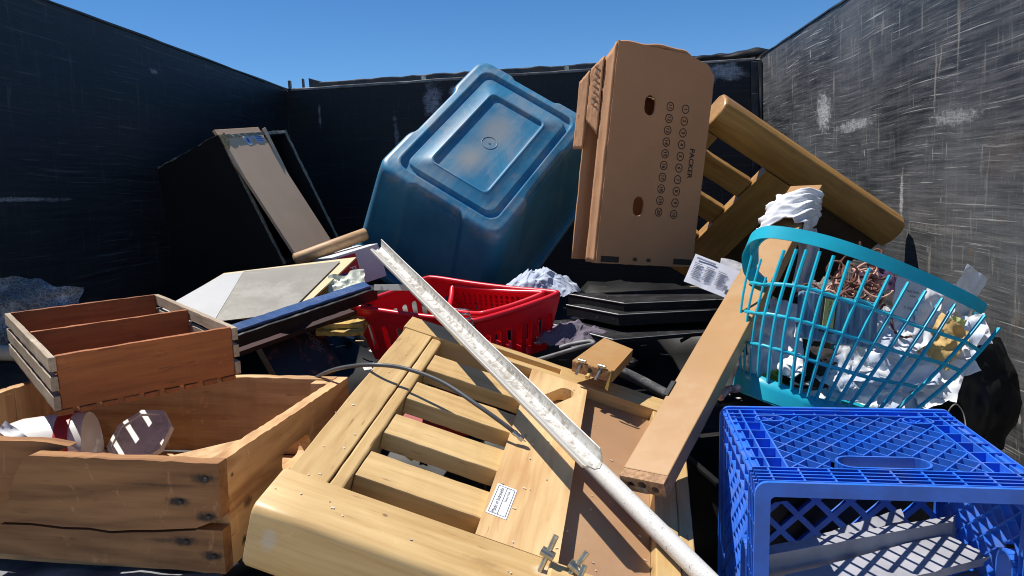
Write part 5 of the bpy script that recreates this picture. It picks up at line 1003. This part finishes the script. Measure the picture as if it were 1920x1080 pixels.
o = MB().tube(ty, 0.018, 12, flat=0.6).build('rubber_sole', plain('grey_black_rubber', (0.06, 0.06, 0.062), 0.7, 0.3, 0.6, (0.3, 0.29, 0.28), scale=50), smooth=60); tag(o, 'worn black rubber strip with a ribbed edge behind the pale wood panel', 'rubber strip')
o = lump(at(1168, 680, 1.50), (0.028, 0.02, 0.012), 74, 0.2).build('black_scrap', BLACK, smooth=40); tag(o, 'small black scrap behind the board offcut', 'scrap')
rbx = MB().box(-0.07, 0.07, -0.05, 0.05, -0.03, 0.0).build('red_carton', plain('dark_red_card', (0.30, 0.015, 0.015), 0.5, 0.15), None, 0.001, M=facing(800, 770, 1.38, 12, -55, 0)); tag(rbx, 'red carton with a white label seen between the wood slats', 'carton')
MB().box(-0.01, 0.022, -0.02, -0.006, 0.0005, 0.0012).build('barcode_label', WHITEP, rbx)
for k in range(7): MB().box(-0.007 + k * 0.0035, -0.0055 + k * 0.0035, -0.017, -0.009, 0.0014, 0.0017).build('barcode_bar', INK, rbx)
r_ = random.Random(12)
for k in range(5):
    p0 = np.array([r_.uniform(700, 900), r_.uniform(850, 960), 1.20]); pts = [at(p0[0] + 40 * t + 14 * math.sin(t * 3 + k), p0[1] - 20 * t * (k % 2) + 12 * math.cos(t * 4 + k), 1.19 + 0.03 * math.sin(t * 2 + k)) for t in [i / 4 for i in range(9)]]
    o = MB().tube(pts, 0.0018, 6).build('loose_wire', plain('brown_wire', (0.05, 0.025, 0.018), 0.5, 0.3), smooth=60); tag(o, 'thin dark wire in the shade below the wood slats', 'wire', 'loose wires under the slats')
for k, (u, v, wd, ht, colr) in enumerate(((702, 922, 0.02, 0.012, (0.35, 0.55, 0.52)), (811, 972, 0.016, 0.008, (0.6, 0.65, 0.66)), (776, 852, 0.022, 0.01, (0.6, 0.56, 0.22)))):
    o = MB().plank(-wd / 2, wd / 2, -ht / 2, ht / 2, 0, 0.002, 0, 6, 0.0008, k).build('plastic_scrap', plain(f'scrap_colour_{k}', colr, 0.5, 0.1), None, M=facing(u, v, 1.13, 15 + 20 * k, -45, 0)); tag(o, ['pale green plastic scrap under the nearest wood slat', 'small white plastic scrap under the nearest slat by the centre board', 'yellow striped plastic scrap below the middle slats'][k], 'scrap')
# dark tub and bags on the right
dtM = mat4([[0.97, -0.22, 0], [0.22, 0.97, 0], [0, 0, 1]], (0.44, 1.30, 0.62)); dt = thing('black_tub', 'black plastic tub behind and left of the blue milk crate', 'tub', dtM)
MB().loft([rrect(0.20, 0.12, 0.03, -0.25, 6, 5), rrect(0.225, 0.140, 0.035, 0.195, 6, 5), rrect(0.236, 0.150, 0.04, 0.198, 6, 5), rrect(0.237, 0.151, 0.04, 0.188, 6, 5)], True, True, False).build('tub_shell', BLACK, dt, smooth=40, solid=0.003)
o = lump(at(1812, 745, 1.44), (0.085, 0.08, 0.125), 91, 0.2, 4, 0.2).build('trash_bag', BLACKBAG, smooth=180); tag(o, 'black plastic trash bag behind the right end of the teal basket', 'trash bag')
o = heap(at(1385, 720, 1.50), 0.07, 0.06, 0.08, 92, 40).build('charcoal_cloth', plain('charcoal_cloth', (0.035, 0.035, 0.038), 0.9, 0.2), smooth=180); tag(o, 'charcoal cloth between the long board and the teal basket', 'cloth')
o = MB().tube(spline([at(1350, 745, 1.22), at(1362, 732, 1.24), at(1385, 728, 1.25)], 5), 0.007, 8).build('striped_tube', plain('red_white_plastic', (0.5, 0.30, 0.30), 0.4, 0.8, scale=60), smooth=60); tag(o, 'small red and white striped tube beside the black tub', 'tube')
for k, (u, v, d) in enumerate(((1600, 940, 1.30), (1690, 930, 1.32), (1560, 1000, 1.28))):
    o = lump(at(u, v, d), (0.05, 0.03, 0.04), 95 + k, 0.12).build('grey_stone', plain('grey_stone', (0.16, 0.165, 0.165), 0.8, 0.3, scale=30), smooth=60); tag(o, ['grey stone seen through the back grid of the milk crate, upper middle', 'grey stone furthest right behind the back grid of the milk crate', 'lowest grey stone behind the back grid of the milk crate'][k], 'stone', 'stones behind the milk crate')
o = MB().tube(spline([at(1770, 800, 1.22), at(1778, 772, 1.24), at(1792, 758, 1.25), at(1806, 775, 1.25), at(1812, 805, 1.24)], 6), 0.0012, 6).build('wire_loop', plain('dull_wire', (0.35, 0.33, 0.28), 0.4, 0.2, metal=0.7), smooth=60); tag(o, 'thin wire loop behind the right back corner of the milk crate', 'wire')

# splinters and paper bits lying on the bags in the gaps
def bag_top(x, y):
    z = 0.05
    for (cx, cy, cz, a, b_, c) in bags:
        q = 1 - ((x - cx) / a) ** 2 - ((y - cy) / b_) ** 2
        if q > 0: z = max(z, cz + c * math.sqrt(q))
    return z
r_ = random.Random(77)
for nm, cnt, big, mt, lab in (('wood_splinters', 500, 0.024, plain('splinter_bits', (0.55, 0.38, 0.20), 0.85, 0.5, scale=15), 'loose wood splinters scattered through the dark gaps'), ('paper_scraps', 260, 0.018, plain('paper_bits', (0.55, 0.53, 0.50), 0.8, 0.4, scale=8), 'torn paper scraps scattered through the dark gaps')):
    b = MB()
    for k in range(cnt):
        x, y = r_.uniform(-0.95, 0.9), r_.uniform(0.7, 2.6); l_ = r_.uniform(0.004, big); w_ = l_ * (r_.uniform(0.08, 0.2) if nm[0] == 'w' else r_.uniform(0.4, 0.9))
        b.box(-l_, l_, -w_, w_, -0.0008, 0.0008, Matrix.Translation((x, y, bag_top(x, y) + r_.uniform(0.0, 0.03))) @ Matrix.Rotation(r_.uniform(0, 6.28), 4, 'Z') @ Matrix.Rotation(r_.uniform(-0.5, 0.5), 4, 'X'))
    tag(b.build(nm, mt), lab, None, kind='stuff')
# pale chips and crumbs lying on the pale wood panel
ch = MB(); r_ = random.Random(5)
for k in range(130):
    u, v = r_.uniform(0.0, 0.418), r_.uniform(-0.49, -0.01)
    z = 0.0032 if v < -0.433 else (-0.0176 if u > 0.3125 else (0.0028 if 0.219 < u < 0.307 else (0.0002 if u < 0.044 else None)))
    if z is None: continue
    q = r_.uniform(0.0006, 0.0019); ch.box(-q, q, -q * 0.6, q * 0.6, 0.0, 0.0007, Matrix.Translation((u, v, z)) @ Matrix.Rotation(r_.uniform(0, 6.3), 4, 'Z'))
o = ch.build('paint_chips', plain('pale_crumbs', (0.62, 0.52, 0.40), 0.8, 0.4, scale=30), None, M=armM); tag(o, 'pale crumbs and chips lying on the slatted wood panel', None, kind='stuff')
